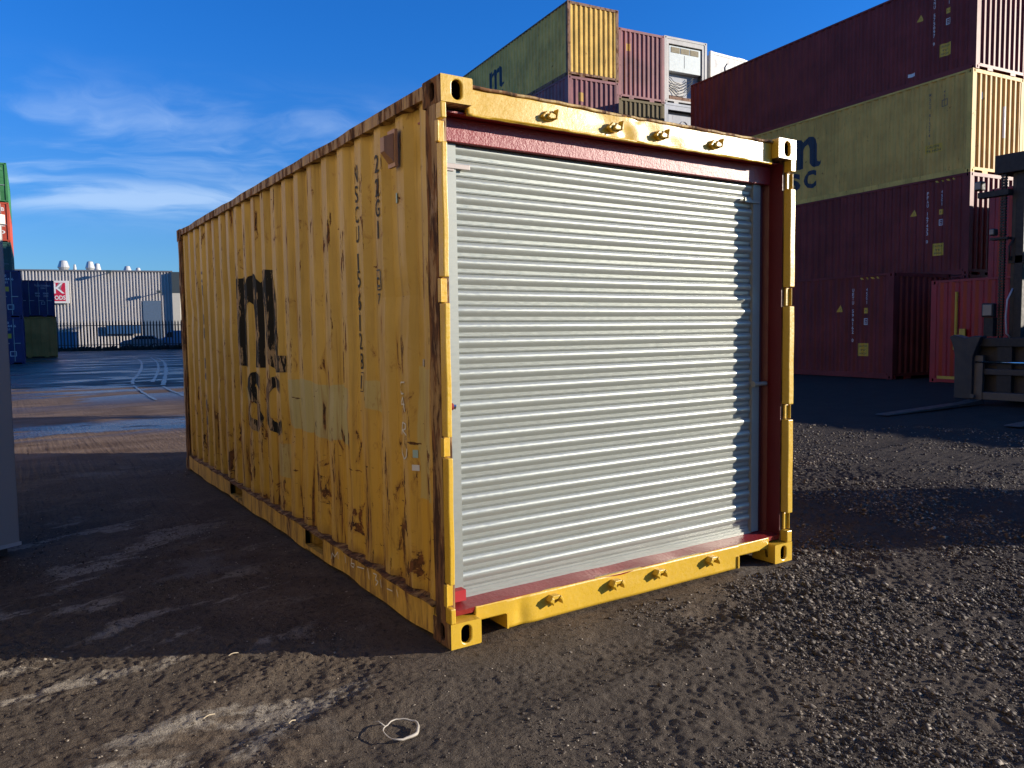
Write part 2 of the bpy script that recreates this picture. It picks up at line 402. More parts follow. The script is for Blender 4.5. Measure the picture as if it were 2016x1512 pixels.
class Decal:
    """2-D polygons in panel coordinates (u,z), wrapped onto a folded panel"""
    def __init__(s): s.bm = bmesh.new()
    def poly(s, pts):
        vs = [s.bm.verts.new((x, y, 0)) for x, y in pts]
        try: f = s.bm.faces.new(vs)
        except ValueError: return s
        if len(pts) > 4: bmesh.ops.triangulate(s.bm, faces=[f])
        return s
    def rect(s, u0, u1, z0, z1): return s.poly([(u0, z0), (u1, z0), (u1, z1), (u0, z1)])
    def frame(s, u0, u1, z0, z1, t):
        s.rect(u0, u1, z0, z0+t); s.rect(u0, u1, z1-t, z1); s.rect(u0, u0+t, z0+t, z1-t); s.rect(u1-t, u1, z0+t, z1-t); return s
    def text(s, t, u, z, h, wd=None, bold=0.0, flip=1, vertical=False, pitch=None):
        """u,z = centre of the text; h = height; wd = total width; flip=-1 when u runs right-to-left for the reader"""
        if vertical:
            pitch = pitch or h*1.35
            for i, ch in enumerate(t):
                if ch != ' ': s.text(ch, u, z-i*pitch, h, (h*0.55 if ch not in '1I' else h*0.14) if wd is None else (wd if ch not in '1I' else wd*0.3), bold, flip)
            return s
        V, Fs, (x0, x1, y0, y1) = glyphs(t, bold)
        if not V: return s
        sx = (wd/(x1-x0)) if wd else h/(y1-y0)*0.9; sy = h/(y1-y0)
        vs = [s.bm.verts.new((u+flip*(x-(x0+x1)/2)*sx, z+(y-(y0+y1)/2)*sy, 0)) for x, y in V]
        for f in Fs:
            try: s.bm.faces.new([vs[i] for i in f])
            except ValueError: pass
        return s
    def build(s, name, m, parent, prof, place, off=0.002, zcuts=(), dent=None):
        us = [u for u, d in prof]; vmin = min((v.co.x for v in s.bm.verts), default=0); vmax = max((v.co.x for v in s.bm.verts), default=0)
        for u in us:
            if vmin < u < vmax:
                bmesh.ops.bisect_plane(s.bm, geom=s.bm.verts[:]+s.bm.edges[:]+s.bm.faces[:], plane_co=(u, 0, 0), plane_no=(1, 0, 0))
        for z in zcuts:
            bmesh.ops.bisect_plane(s.bm, geom=s.bm.verts[:]+s.bm.edges[:]+s.bm.faces[:], plane_co=(0, z, 0), plane_no=(0, 1, 0))
        for v in s.bm.verts:
            u, z = v.co.x, v.co.y; v.co = Vector(place(u, depth_at(prof, u)-off+(dent(u, z) if dent else 0), z))
        me = bpy.data.meshes.new(name); s.bm.to_mesh(me); s.bm.free(); me.materials.append(m)
        return link(name, me, parent)

def logo_m(d, u0, z0, wdt, h, flip=1, heavy=False):
    P = [(0,0),(.22,0),(.22,.6),(.26,.72),(.33,.77),(.39,.72),(.42,.6),(.42,0),(.62,0),(.62,.6),(.66,.72),(.73,.77),(.79,.72),(.82,.6),(.82,.14),(.87,.03),(.95,-.03),(1.08,-.02),(1.15,.06),(1.17,.16),(1.1,.12),(1.05,.16),(1.04,.24),(1.04,.7),(1.0,.88),(.9,.98),(.78,1.0),(.68,.95),(.62,.86),(.55,.96),(.45,1.0),(.34,.97),(.24,.84),(.24,.97),(.0,.97)]
    if heavy: P = [(0,0),(.27,0),(.27,.56),(.30,.66),(.34,.70),(.38,.66),(.40,.56),(.40,0),(.68,0),(.68,.56),(.70,.66),(.74,.70),(.78,.66),(.80,.56),(.80,.10),(.87,.02),(.95,-.03),(1.17,-.02),(1.17,.14),(1.08,.14),(1.08,.70),(1.03,.88),(.93,.98),(.80,1.0),(.70,.96),(.62,.88),(.55,.97),(.45,1.0),(.34,.97),(.27,.88),(.27,.97),(.0,.97)]
    d.poly([(u0+flip*x/1.17*wdt, z0+y*h) for x, y in P]); return d

def casting_mesh(m, key, W=0.162, D=0.178, H=0.118):
    """steel corner casting, oval holes in the -y and -x faces (origin at its -x -y bottom corner)"""
    mb = MB(); dark = []
    def holed(w_, h_, rx, rz, P, dep):
        n = 28; o = len(mb.v); cx, cz = w_/2, h_/2
        outer = []; inner = []
        for k in range(n):
            t = 2*math.pi*(k+0.5)/n; c, s_ = math.cos(t), math.sin(t)
            k2 = min((w_/2)/abs(c) if abs(c) > 1e-6 else 9, (h_/2)/abs(s_) if abs(s_) > 1e-6 else 9)
            outer.append((cx+c*k2, cz+s_*k2))
            r = rx; e = rz-rx       # stadium shape
            inner.append((cx+c*r, cz+s_*r+(e if s_ > 0 else -e)))
        # snap nearest outer points onto the four corners
        for (a, b_) in ((0, 0), (w_, 0), (w_, h_), (0, h_)):
            i = min(range(n), key=lambda q: (outer[q][0]-a)**2+(outer[q][1]-b_)**2); outer[i] = (a, b_)
        for lst, dd in ((outer, 0), (inner, 0), (inner, 0.018), (inner, dep)):
            for a, b_ in lst: mb.v.append(P(a, b_, dd))
        for k in range(n):
            j = (k+1) % n
            mb.f.append((o+k, o+j, o+n+j, o+n+k)); mb.f.append((o+n+k, o+n+j, o+2*n+j, o+2*n+k))
            dark.append(len(mb.f)); mb.f.append((o+2*n+k, o+2*n+j, o+3*n+j, o+3*n+k))
        dark.append(len(mb.f)); mb.f.append(tuple(o+3*n+k for k in range(n)))
    holed(W, H, 0.026, 0.043, lambda a, b_, d: (a, d, b_), 0.06)
    holed(D, H, 0.022, 0.040, lambda a, b_, d: (d, a, b_), 0.055)
    o = len(mb.v)
    mb.add([(0,0,0),(W,0,0),(W,D,0),(0,D,0),(0,0,H),(W,0,H),(W,D,H),(0,D,H)], [(0,3,2,1),(4,5,6,7),(1,2,6,5),(2,3,7,6)])
    me = mb.mesh(key, m); me.materials.append(plain('painted hollow shade', (0.006, 0.005, 0.005), 0.95, spec=0.0))  # near-black faces paint in the shade inside the holes
    for k in dark: me.polygons[k].material_index = 1
    bm = bmesh.new(); bm.from_mesh(me); bmesh.ops.remove_doubles(bm, verts=bm.verts, dist=1e-5); bmesh.ops.recalc_face_normals(bm, faces=bm.faces); bm.to_mesh(me); bm.free()
    return me

# ------------------------------------------------------------------ generic yard containers
MC = {}
def cached(key, fn):
    if key not in MC: MC[key] = fn()
    return MC[key]
WD = 2.438
def side_place(x, inward): return lambda u, d, z: (x+inward*d, u, z)
def end_place(y, inward): return lambda u, d, z: (u, y+inward*d, z)

def container(label, loc, rz, L, H, m, frame=None, end='ribbed', group=None, side_pitch=0.278):
    """near-left-bottom corner at loc; x across, y along"""
    frame = frame or m; c = thing('shipping_container', label, 'container', loc, rz, group)
    k = (m.name, frame.name, L, H, end)
    prof = profile(L-0.30, side_pitch)
    for x, s, nm in ((0.012, 1, 'l'), (WD-0.012, -1, 'r')):
        me = cached(k+('side', x), lambda: panel_mesh('side_panel', m, prof, 0.15, H-0.055, lambda u, d, z: (x+s*d, 0.15+u, z)))
        link('side_panel', me, c)
    eprof = profile(WD-0.26, 0.232, 0.045, 0.03, 0.07, 0.03)
    link('end_panel', cached(k+('back',), lambda: panel_mesh('end_panel', m, eprof, 0.15, H-0.10, lambda u, d, z: (0.13+u, L-0.012-d, z))), c)
    if end == 'ribbed':
        link('end_panel', cached(k+('front',), lambda: panel_mesh('end_panel', m, eprof, 0.15, H-0.10, lambda u, d, z: (0.13+u, 0.012+d, z))), c)
    link('roof_panel', cached(k+('roof',), lambda: MB().box(0.05, WD-0.05, 0.1, L-0.1, H-0.035, H-0.012).mesh('roof_panel', m)), c)
    link('floor_panel', cached(k+('floor',), lambda: MB().box(0.06, WD-0.06, 0.1, L-0.1, 0.10, 0.148).mesh('floor_panel', m)), c)
    post = cached(k+('post',), lambda: MB().prism([(0, 0), (0.13, 0), (0.13, 0.04), (0.05, 0.05), (0.04, 0.15), (0, 0.15)], 'z', 0.118, H-0.118).mesh('corner_post', frame))
    cast = cached(k+('cast',), lambda: casting_mesh(frame, 'corner_casting'))
    for x, y, sx, sy in ((0, 0, 1, 1), (WD, 0, -1, 1), (0, L, 1, -1), (WD, L, -1, -1)):
        p = link('corner_post', post, c); p.location = (x, y, 0); p.scale = (sx, sy, 1)
        for z in (0, H-0.118):
            q_ = link('corner_casting', cast, c); q_.location = (x, y, z); q_.scale = (sx, sy, 1)
    rs = cached(k+('rs',), lambda: MB().box(0, 0.05, 0.178, L-0.178, H-0.062, H-0.004).mesh('top_rail', frame))
    rb = cached(k+('rb',), lambda: MB().box(0, 0.05, 0.178, L-0.178, 0.012, 0.158).mesh('bottom_rail', frame))
    re_ = cached(k+('re',), lambda: MB().box(0.162, WD-0.162, 0.004, 0.06, H-0.104, H-0.004).mesh('top_rail', frame))
    def sill():
        mb = MB(); mb.box(0.162, WD-0.162, 0.004, 0.06, 0.075, 0.16); mb.box(0.55, 0.80, 0.006, 0.058, 0.0, 0.073); mb.box(WD-0.80, WD-0.55, 0.006, 0.058, 0.0, 0.073)
        return mb.mesh('bottom_rail', frame)
    rf = cached(k+('rf',), sill)
    for me, nm in ((rs, 'top_rail'), (rb, 'bottom_rail')):
        o = link(nm, me, c); o = link(nm, me, c); o.location = (WD, 0, 0); o.scale = (-1, 1, 1)
    for me, nm in ((re_, 'top_rail'), (rf, 'bottom_rail')):
        link(nm, me, c); o = link(nm, me, c); o.location = (0, L, 0); o.scale = (1, -1, 1)
    c['L'] = L; c['H'] = H
    SP = lambda u, d, z: (0.012+d, u+0.15, z)
    EP = lambda u, d, z: (0.13+u, 0.012+d, z)
    return c, prof, SP, eprof, EP

WHITE = plain('white lettering', (0.62, 0.62, 0.60), 0.6, var=0.12)
YSTICK = plain('yellow sticker', (0.62, 0.36, 0.02), 0.5)
BLACKP = plain('black lettering', (0.018, 0.018, 0.020), 0.5)
NAVY = plain('navy lettering', (0.008, 0.018, 0.038), 0.6, var=0.3)
DKTXT = plain('faded dark lettering', (0.10, 0.08, 0.06), 0.6)

def side_marks(cn, code, typ, white=True, tri=True, logo=False, y_off=0.0):
    """code column, type column, triangle, caution plate near the near end of the left side"""
    c, prof, SP, ep, EP = cn; H = c['H']; mt = WHITE if white else DKTXT; s = -1
    o = y_off
    Decal().text(code, 1.15+o, H-0.42, 0.095, 0.055, 0.01, s, True, 0.118).build('serial_number', mt, c, prof, SP)
    Decal().text(typ, 0.72+o, H-0.42, 0.095, 0.055, 0.01, s, True, 0.118).build('type_code', mt, c, prof, SP)
    if tri:
        Decal().poly([(1.72+o, H-1.02), (1.50+o, H-1.02), (1.61+o, H-0.82)]).build('warning_triangle', YSTICK, c, prof, SP)
        Decal().text('!', 1.61+o, H-0.96, 0.08, 0.015, 0.0, s).build('warning_mark', BLACKP, c, prof, SP, 0.004)
        Decal().rect(0.66+o, 0.80+o, H-1.08, H-0.93).build('height_label', YSTICK, c, prof, SP)
        Decal().text('9 6', 0.73+o, H-1.005, 0.05, 0.09, 0.01, s).build('height_mark', BLACKP, c, prof, SP, 0.004)
        Decal().frame(0.66+o, 0.80+o, H-1.40, H-1.22, 0.018).text('ic', 0.73+o, H-1.28, 0.05, 0.07, 0.012, s).text('87', 0.73+o, H-1.35, 0.045, 0.07, 0.012, s).build('approval_mark', WHITE, c, prof, SP)
        Decal().rect(0.62+o, 0.98+o, 0.62, 0.98).build('caution_plate', YSTICK, c, prof, SP)
        Decal().text('CAUTION', 0.80+o, 0.90, 0.055, 0.28, 0.01, s).text('9\'6"', 0.80+o, 0.79, 0.055, 0.14, 0.01, s).text('HIGH', 0.80+o, 0.69, 0.055, 0.20, 0.01, s).build('caution_writing', BLACKP, c, prof, SP, 0.004)
        d = Decal()
        for i in range(4):
            a = 0.30+o+i*0.17; d.poly([(a, H-0.062-0.075), (a+0.07, H-0.062-0.075), (a+0.12, H-0.062-0.02), (a+0.05, H-0.062-0.02)])
        d.build('stripe_marking', YSTICK, c, prof, SP, 0.006)

MAROON = paint('maroon paint', (0.165, 0.022, 0.019), 0.12, 0.5, 0.2, 0.3, 0.2)
MAROON2 = paint('faded maroon paint', (0.20, 0.055, 0.060), 0.42, 0.5, 0.3, 0.35)
TANY = paint('faded yellow paint', (0.62, 0.37, 0.088), 0.40, 0.55, 0.15, 0.35, 0.2)
TANY2 = paint('chalky yellow paint', (0.66, 0.42, 0.095), 0.45, 0.55, 0.2, 0.3, 0.2)
RUSTFR = paint('rusty frame paint', (0.20, 0.10, 0.055), 0.95, 0.7, 0.3, 0.5)
RED = paint('bright red paint', (0.32, 0.006, 0.006), 0.05, 0.4, 0.15, 0.2)
NAVYC = paint('navy container paint', (0.014, 0.016, 0.10), 0.02, 0.5, 0.2, 0.1)
OLIVE = paint('olive tan paint', (0.78, 0.32, 0.09), 0.15, 0.6, 0.15, 0.3, 0.1)
GREEN = paint('green container paint', (0.040, 0.17, 0.055), 0.05, 0.45, 0.2, 0.2)
DGREEN = paint('dark green paint', (0.020, 0.065, 0.050), 0.05, 0.45, 0.2, 0.2)
ORRED = paint('orange red paint', (0.42, 0.065, 0.030), 0.05, 0.45, 0.2, 0.2)
WHITEC = paint('white reefer paint', (0.46, 0.44, 0.40), 0.26, 0.4, 0.08, 0.25)
GREYC = paint('grey reefer paint', (0.33, 0.35, 0.38), 0.2, 0.4, 0.12, 0.3)

AXR = -0.105         # yaw of the right-hand stacks
def along(p, s, t=0):
    """point p moved s along the stack axis and t across"""
    return (p[0]-math.sin(AXR)*s+math.cos(AXR)*t, p[1]+math.cos(AXR)*s+math.sin(AXR)*t)
HC = 2.896; L40 = 12.192
B0 = (21.62, 8.62); A0 = (18.58, 9.02)
GR = 'stacked containers on the right of the yard'
cA = container('dark maroon high-cube container on the ground, UETU number in white, bottom of the right stack', (A0[0], A0[1], 0), AXR, L40, HC, MAROON, group=GR)
side_marks(cA, 'UETU 596162 0', '45G1')
container('maroon container at ground level hidden behind the dark maroon bottom one', (B0[0], B0[1], 0), AXR, L40, HC, MAROON, group=GR)
cB2 = container('maroon container with white FFAU number, directly under the dull yellow one', (B0[0], B0[1], HC), AXR, L40, HC, MAROON, group=GR)
side_marks(cB2, 'FFAU 167433 0', '45G1')
Decal().rect(1.05, 1.13, 1.6, 2.2).build('end_sticker', YSTICK, cB2[0], cB2[3], cB2[4])
cB3 = container('dull yellow container with navy m logo between maroon ones in the right stack', (B0[0]+0.06, B0[1]+0.03, 2*HC), AXR, L40, HC, TANY, TANY2, group=GR)
side_marks(cB3, 'MSCU 815274 1', '45G1', False, False)
d = Decal(); logo_m(d, 6.80, 1.22, 1.65, 1.05, -1); d.build('logo_letter', NAVY, cB3[0], cB3[1], cB3[2])
Decal().text('S', 6.35, 0.80, 0.62, 0.56, 0.05, -1).text('C', 5.62, 0.80, 0.62, 0.56, 0.05, -1).build('logo_writing', NAVY, cB3[0], cB3[1], cB3[2])
Decal().rect(1.38, 1.46, 1.1, 2.0).build('end_label', WHITE, cB3[0], cB3[3], cB3[4])
Decal().rect(0.30, 0.42, 2.1, 2.3).build('end_label', WHITE, cB3[0], cB3[3], cB3[4])
Decal().rect(0.75, 1.30, 0.78, 1.02).build('caution_plate', YSTICK, cB3[0], cB3[1], cB3[2])
Decal().text('CAUTION', 1.02, 0.95, 0.07, 0.36, 0.01, -1).text("9'6 HIGH", 1.02, 0.84, 0.07, 0.44, 0.01, -1).build('caution_writing', BLACKP, cB3[0], cB3[1], cB3[2], 0.004)
Decal().frame(0.60, 0.80, 2.05, 2.25, 0.02).build('approval_mark', DKTXT, cB3[0], cB3[1], cB3[2])
cB4 = container('topmost maroon container of the right stack, white number and yellow stickers near its end', (B0[0]+0.14, B0[1]+0.0, 3*HC), AXR, L40, HC, MAROON, group=GR)
side_marks(cB4, 'TCNU 575097 9', '45G1')
Decal().rect(1.75, 1.98, 0.32, 0.42).build('white_label', WHITE, cB4[0], cB4[1], cB4[2])
# second column to the right, and behind it, so that the stack reads as a block
B1 = along(B0, 0.1, 2.62)
for i, (m_, lb) in enumerate(((MAROON, 'maroon container at ground level in the column right of the tall stack'), (MAROON, 'maroon container second from the ground in the column right of the tall stack'),
        (TANY, 'yellow container third from the ground in the column right of the tall stack'), (MAROON, 'maroon container on top of the column right of the tall stack'))):
    container(lb, (B1[0], B1[1], i*HC), AXR, L40, HC, m_, group=GR)

# bright red containers in front of the stack
R0 = along((18.38, 7.89), -L40, 0)
cR = container('bright red container on the ground with a yellow vertical door bar', (R0[0], R0[1], 0), AXR, L40, 2.591, RED, group=GR, side_pitch=0.30)
YBAR = plain('yellow bar paint', (0.55, 0.33, 0.02), 0.45)
MB().tube([(-0.02, 11.50, 1.05), (-0.02, 11.50, 2.28)], 0.035, 8).build('yellow_bar', YBAR, cR[0])
mb = MB(); mb.box(-0.05, 0.0, 11.43, 11.57, 1.10, 1.20).box(-0.045, 0.0, 11.25, 11.40, 1.02, 1.36).box(-0.04, 0.0, 11.47, 11.55, 0.84, 1.08)
mb.build('bar_latch', YBAR, cR[0])
MB().box(-0.014, -0.001, 10.6, 11.98, 0.10, 0.17).build('yellow_stripe', YBAR, cR[0])
cR1 = container('red container on the ground in the back row behind the forklift', along(B0, -0.62-6.058, -0.08)+(0,), AXR, 6.058, 2.591, RED, group=GR)
cR2 = container('red container stacked second from the ground behind the forklift mast', along(B0, -0.62-6.058, -0.08)+(2.591,), AXR, 6.058, 2.591, RED, group=GR)

# ------------------------------------------------------------------ middle stacks
M0 = (17.80, 22.30); GM = 'tall container stacks behind the yellow container'
col1 = [(MAROON2, 'maroon container at ground level of the tall middle stack'), (TANY, 'yellow container second from the ground in the middle stack'),
        (MAROON2, 'maroon container third from the ground in the middle stack'), (MAROON2, 'faded maroon container directly under the topmost yellow container of the middle stack'),
        (TANY2, 'topmost weathered yellow container of the middle stack, m logo on its side')]
for i, (m_, lb) in enumerate(col1):
    cc = container(lb, (M0[0], M0[1], i*HC), AXR, L40, HC, m_, RUSTFR if i == 4 else None, group=GM)
    if i == 4:
        d = Decal(); logo_m(d, 7.05, 1.22, 1.5, 0.95, -1); d.build('logo_letter', NAVY, cc[0], cc[1], cc[2])
        Decal().text('SC', 6.2, 0.80, 0.52, 1.2, 0.04, -1).build('logo_writing', NAVY, cc[0], cc[1], cc[2])
        Decal().rect(1.05, 1.25, 0.9, 1.05).build('yellow_label', YSTICK, cc[0], cc[1], cc[2])
    if i == 3:
        Decal().text('GLD', 1.85, 2.28, 0.12, 0.36, 0.01, -1).text('7218 7', 1.75, 2.08, 0.12, 0.5, 0.01, -1).build('serial_number', WHITE, cc[0], cc[1], cc[2])
        Decal().rect(0.38, 0.62, 1.95, 2.3).build('end_sticker', TANY, cc[0], cc[3], cc[4])
M1 = (20.82, 22.75)
for i, (m_, lb) in enumerate(((MAROON2, 'maroon container at the base of the second middle column'), (MAROON2, 'maroon container second up in the second middle column'), (TANY, 'yellow container third up in the second middle column'),
        (plain('dull olive paint', (0.13, 0.10, 0.045), 0.6, spec=0.2), 'olive container under the faded maroon one, left of the grey refrigerated one'), (MAROON2, 'faded maroon container on top between the yellow one and the white refrigerated one'))):
    cc = container(lb, (M1[0], M1[1], 2.591+(i-1)*HC if i else 0), AXR, L40, HC if i else 2.591, m_, group=GM)
    if i == 4: Decal().rect(0.28, 0.5, 2.0, 2.3).build('end_sticker', TANY, cc[0], cc[3], cc[4])

def reefer(label, loc, m, unit=True):
    c = container(label, loc, AXR, L40, HC, m, end='machine', group=GM)[0]
    frame = MB(); frame.box(0.13, 0.26, 0.02, 0.10, 0.16, HC-0.104).box(WD-0.26, WD-0.13, 0.02, 0.10, 0.16, HC-0.104).box(0.26, WD-0.26, 0.02, 0.10, HC-0.30, HC-0.104)
    frame.build('machine_frame', m, c)
    MB().box(0.26, WD-0.26, 0.34, 0.38, 0.16, HC-0.30).build('machine_recess', GREYC if unit else m, c)
    if unit:
        MB().box(0.30, WD-0.32, 0.06, 0.339, 1.42, HC-0.36).build('cooling_unit', plain('reefer unit paint', (0.55, 0.60, 0.57), 0.4), c, bevel=0.02)
        for i in range(3):
            MB().box(0.42+i*0.54, 0.90+i*0.54, 0.045, 0.059, HC-0.66, HC-0.42).build('vent_grille', plain('grille', (0.22, 0.18, 0.10), 0.7), c)
        MB().box(1.17, 1.185, 0.052, 0.059, 1.62, 2.18).build('panel_seam', plain('seam dark', (0.12, 0.13, 0.13), 0.6), c)
        MB().box(0.42, 1.30, 0.26, 0.339, 0.42, 1.05).build('lower_panel', m, c)
        cab = plain('black cable', (0.03, 0.03, 0.03), 0.6)
        for k in range(5):
            pts = [(0.34+i*0.16, 0.20-0.03*math.sin(i*0.9+k), 1.22-0.10*k-(0.32+0.04*k)*math.sin(math.pi*i/9)+0.03*math.sin(i*2.1+k)+0.05*i*0.2) for i in range(10)]
            MB().tube(pts, 0.014, 6).build('power_cable', cab, c, smooth=True)
        MB().box(0.36, WD-0.34, 0.08, 0.30, 0.17, 0.33).build('compressor_tray', RUSTFR, c)
    else:
        MB().box(0.40, WD-0.40, 0.20, 0.339, 0.5, HC-0.45).build('door_panel', GREYC, c, bevel=0.02)
        MB().tube([(1.3+0.25*math.cos(t/8*math.pi), 0.19, 1.9+0.3*math.sin(t/8*math.pi)) for t in range(16)], 0.02, 6, True).build('hose_loop', plain('pale hose', (0.4, 0.4, 0.42), 0.6), c)
    return c
M2 = (23.75, 23.02)
for i in range(3): container(['maroon container at ground level under the refrigerated ones', 'yellow container second up under the refrigerated ones', 'white container third up under the refrigerated ones'][i], (M2[0], M2[1], i*HC), AXR, L40, HC, (MAROON2, TANY, WHITEC)[i], group=GM)
reefer('grey refrigerated container end just below the white one with the cooling unit', (M2[0]-0.05, M2[1], 3*HC), GREYC, False)
reefer('white refrigerated container with cooling unit and hanging cables on its end', (M2[0], M2[1], 4*HC), WHITEC)
M3 = (27.05, 23.35)
for i in range(4): container(['maroon container at the base of the rightmost middle stack', 'yellow container second up in the rightmost middle stack', 'maroon container third up in the rightmost middle stack', 'white container fourth up in the rightmost middle stack'][i], (M3[0]+L40, M3[1], i*HC), math.pi/2, L40, HC, (MAROON2, TANY, MAROON2, WHITEC)[i], group=GM)
cw = thing('shipping_container', 'white smooth-sided container lying crosswise on top behind the dark maroon stack', 'container', (M3[0], M3[1], 4*HC), 0, GM)
MB().box(0.12, L40-0.12, 0.02, WD-0.02, 0.16, HC-0.1).build('side_panel', plain('white smooth panel', (0.27, 0.27, 0.28), 0.5, var=0.1, nscale=1.5), cw)
MB().box(0.16, L40-0.16, 0.0, 0.06, HC-0.10, HC-0.0).build('top_rail', WHITEC, cw)
MB().box(0.16, L40-0.16, 0.0, 0.06, 0.0, 0.16).build('bottom_rail', WHITEC, cw)
for x in (0, L40-0.16): MB().box(x, x+0.16, -0.01, 0.12, 0.0, HC+0.01).build('corner_post', WHITEC, cw)
for x in (2.0, 5.6, 9.2): MB().box(x, x+0.5, 0.1, 0.4, HC-0.1, HC+0.07).build('lifting_block', WHITEC, cw)
dk = plain('scrawl dark', (0.12, 0.12, 0.14), 0.7)
MB().tube([(1.15, 0.0, 2.5), (1.0, 0.0, 2.3), (1.02, 0.0, 2.0), (0.95, 0.0, 1.75), (1.15, 0.0, 1.6), (1.6, 0.0, 1.55), (2.0, 0.0, 1.6)], 0.022, 6).build('gouge', dk, cw)

# ------------------------------------------------------------------ left background stacks
def door_end(c, m, H, rods=WHITEC, text=None, plate=False, sq=True):
    """two door leaves with pressed panels and lock rods on the near end of a container"""
    for s, (a, b_) in enumerate(((0.13, 1.21), (1.228, WD-0.13))):
        mb = MB(); zs = [0.16]; h = (H-0.26-0.02)/5
        mb.box(a, b_, 0.045, 0.07, 0.16, H-0.106)
        for k in range(5):
            z = 0.22+k*h; mb.box(a+0.08, b_-0.08, 0.030, 0.044, z, z+h*0.72)
        mb.build('door', m, c)
        for q_ in (0.22, 0.74):
            x = a+q_
            MB().tube([(x, 0.004, 0.14), (x, 0.004, H-0.09)], 0.018, 6).build('lock_rod', rods, c)
            MB().box(x-0.03, x+0.30, -0.012, 0.010, 1.12, 1.16).build('rod_handle', rods, c)
LEFTG = 'containers on the left behind the dark shaded yard'
def lefty(label, x, y, z, m, H=2.591, L=6.058, rods=WHITEC, sq=True, rz=-0.03):
    c, p1, s1, ep, EP = container(label, (x, y, z), rz, L, H, m, end='door', group=LEFTG)
    door_end(c, m, H, rods); return c
FL = [(0, 0), (WD, 0)]
FP = lambda u, d, z: (u, 0.026+d, z)
GREYR = plain('grey rods', (0.20, 0.22, 0.25), 0.5)
for i in range(2):
    c = lefty(('navy container on the ground at the left, nearest the grey cabin', 'navy container stacked on the nearest navy one, under the tall green stack')[i], -2.88, 48.6, i*2.591, NAVYC, L=12.192)
    for tx, uu, zz_, ww in (('TL 60', 1.55, 2.28, 0.42), ('215044 6', 1.66, 2.10, 0.85), ('22G1', 1.6, 1.92, 0.4)): Decal().text(tx, uu, zz_, 0.13, ww, 0.01).build('serial_number', WHITE, c, FL, FP)
    Decal().rect(1.28, 1.85, 1.42, 1.68).build('yellow_label', YSTICK, c, FL, FP)
    Decal().frame(1.75, 2.05, 0.42, 0.70, 0.03).build('square_mark', WHITE, c, FL, FP)
c = lefty('navy container with three pale lock rods, on top of the olive tan one', -0.52, 63.0, 2.95, NAVYC)
for tx, uu, zz_, ww in (('TLXU 235046 5', 1.72, 2.22, 1.0), ('22G1', 1.75, 2.04, 0.3), ('MAX', 1.40, 1.66, 0.3), ('TARE', 1.40, 1.48, 0.3), ('30480', 1.90, 1.66, 0.34), ('2220', 1.90, 1.48, 0.3)): Decal().text(tx, uu, zz_, 0.12, ww, 0.01).build('serial_number', WHITE, c, FL, FP)
Decal().frame(1.6, 1.82, 0.86, 1.06, 0.02).build('square_mark', WHITE, c, FL, FP)
lefty('olive tan container with closed doors, on the ground under a navy one', -0.48, 63.1, 0, OLIVE, 2.94, rods=OLIVE)
for i, (m_, lb) in enumerate(((DGREEN, 'dark green container at the base of the tall stack far left'), (DGREEN, 'dark green container second up in the tall stack far left'), (DGREEN, 'dark green container third up, below the orange red one'), (ORRED, 'orange red container with white writing below the green top one'), (GREEN, 'green container on top of the far left stack'))):
    c = lefty(lb, -3.08, 59.2, 0.02+i*2.591, m_, rods=GREYR, L=12.192)
    if i >= 2:
        d = Decal()
        for k in range(4): d.text(('HAMB', 'SUD', 'LINE', 'CO')[k] if i == 3 else '22G1', 1.72, 2.15-k*0.5, 0.25, 0.9, 0.02)
        if i == 3: d.build('writing', WHITE, c, FL, FP)
        else: d.bm.free(); Decal().text('TGHU 2215', 1.75, 2.2, 0.13, 0.8).text('22G1', 1.75, 2.0, 0.12, 0.4).rect(1.55, 2.0, 1.0, 1.5).build('writing', plain('pale green marks', (0.25, 0.40, 0.30), 0.6), c, FL, FP)

# ------------------------------------------------------------------ factory hall
FW = Vector((0.9, 109.6, 0)); FD = Vector((0.967, -0.253, 0)).normalized(); FN = Vector((FD.y, -FD.x, 0))   # wall dir, normal towards the yard
frz = math.atan2(FD.y, FD.x)
fac = thing('factory_hall', 'long factory hall clad in pale ribbed steel behind the palisade fence', 'building', tuple(FW-FD*30), frz)
ZINC = plain('pale ribbed cladding', (0.50, 0.47, 0.44), 0.5, 0.0, 0.08, 0.7)
SLATE = plain('slate grey cladding', (0.05, 0.065, 0.07), 0.5)
pr_ = profile(47.0, 0.36, 0.16, 0.1, 0.11, 0.05)
link('wall', panel_mesh('wall', ZINC, pr_, 0.0, 9.55, lambda u, d, z: (u, d, z)), fac)
mb = MB(); mb.box(0, 47, 0.15, 40, 9.3, 9.5); mb.build('roof', plain('grey roof', (0.3, 0.31, 0.32), 0.6), fac)
mb = MB(); mb.box(-0.1, 47.1, -0.05, 0.25, 9.55, 9.72); mb.build('roof_edge', plain('dark trim', (0.16, 0.16, 0.17), 0.5), fac)
MB().box(47.0, 62, -0.4, 18, 6.9, 9.55).build('canopy', SLATE, fac)
MB().box(47.0, 47.9, -0.35, 0.5, 0.0, 6.9).build('door_pillar', plain('cream pillar', (0.55, 0.52, 0.44), 0.6), fac)
MB().box(47.9, 62, 5.5, 5.7, 0, 6.9).build('wall', plain('beige inner wall', (0.30, 0.29, 0.24), 0.7), fac)
MB().box(43.5, 45.6, -0.06, -0.02, 0.2, 5.9).build('door', plain('painted wall shadow', (0.10, 0.15, 0.22), 0.5), fac)  # dark panel painting in the shadow on the wall, not an opening
def fpt(px, z, off=0.0):
    """local coordinate along the wall for a photo column"""
    d = ray_dir(px, 620); n = FN
    base = FW+n*off
    t = ((base-Vector(CAMP)).dot(n))/d.dot(n); p = Vector(CAMP)+d*t
    return (p-(FW-FD*30)).dot(FD)
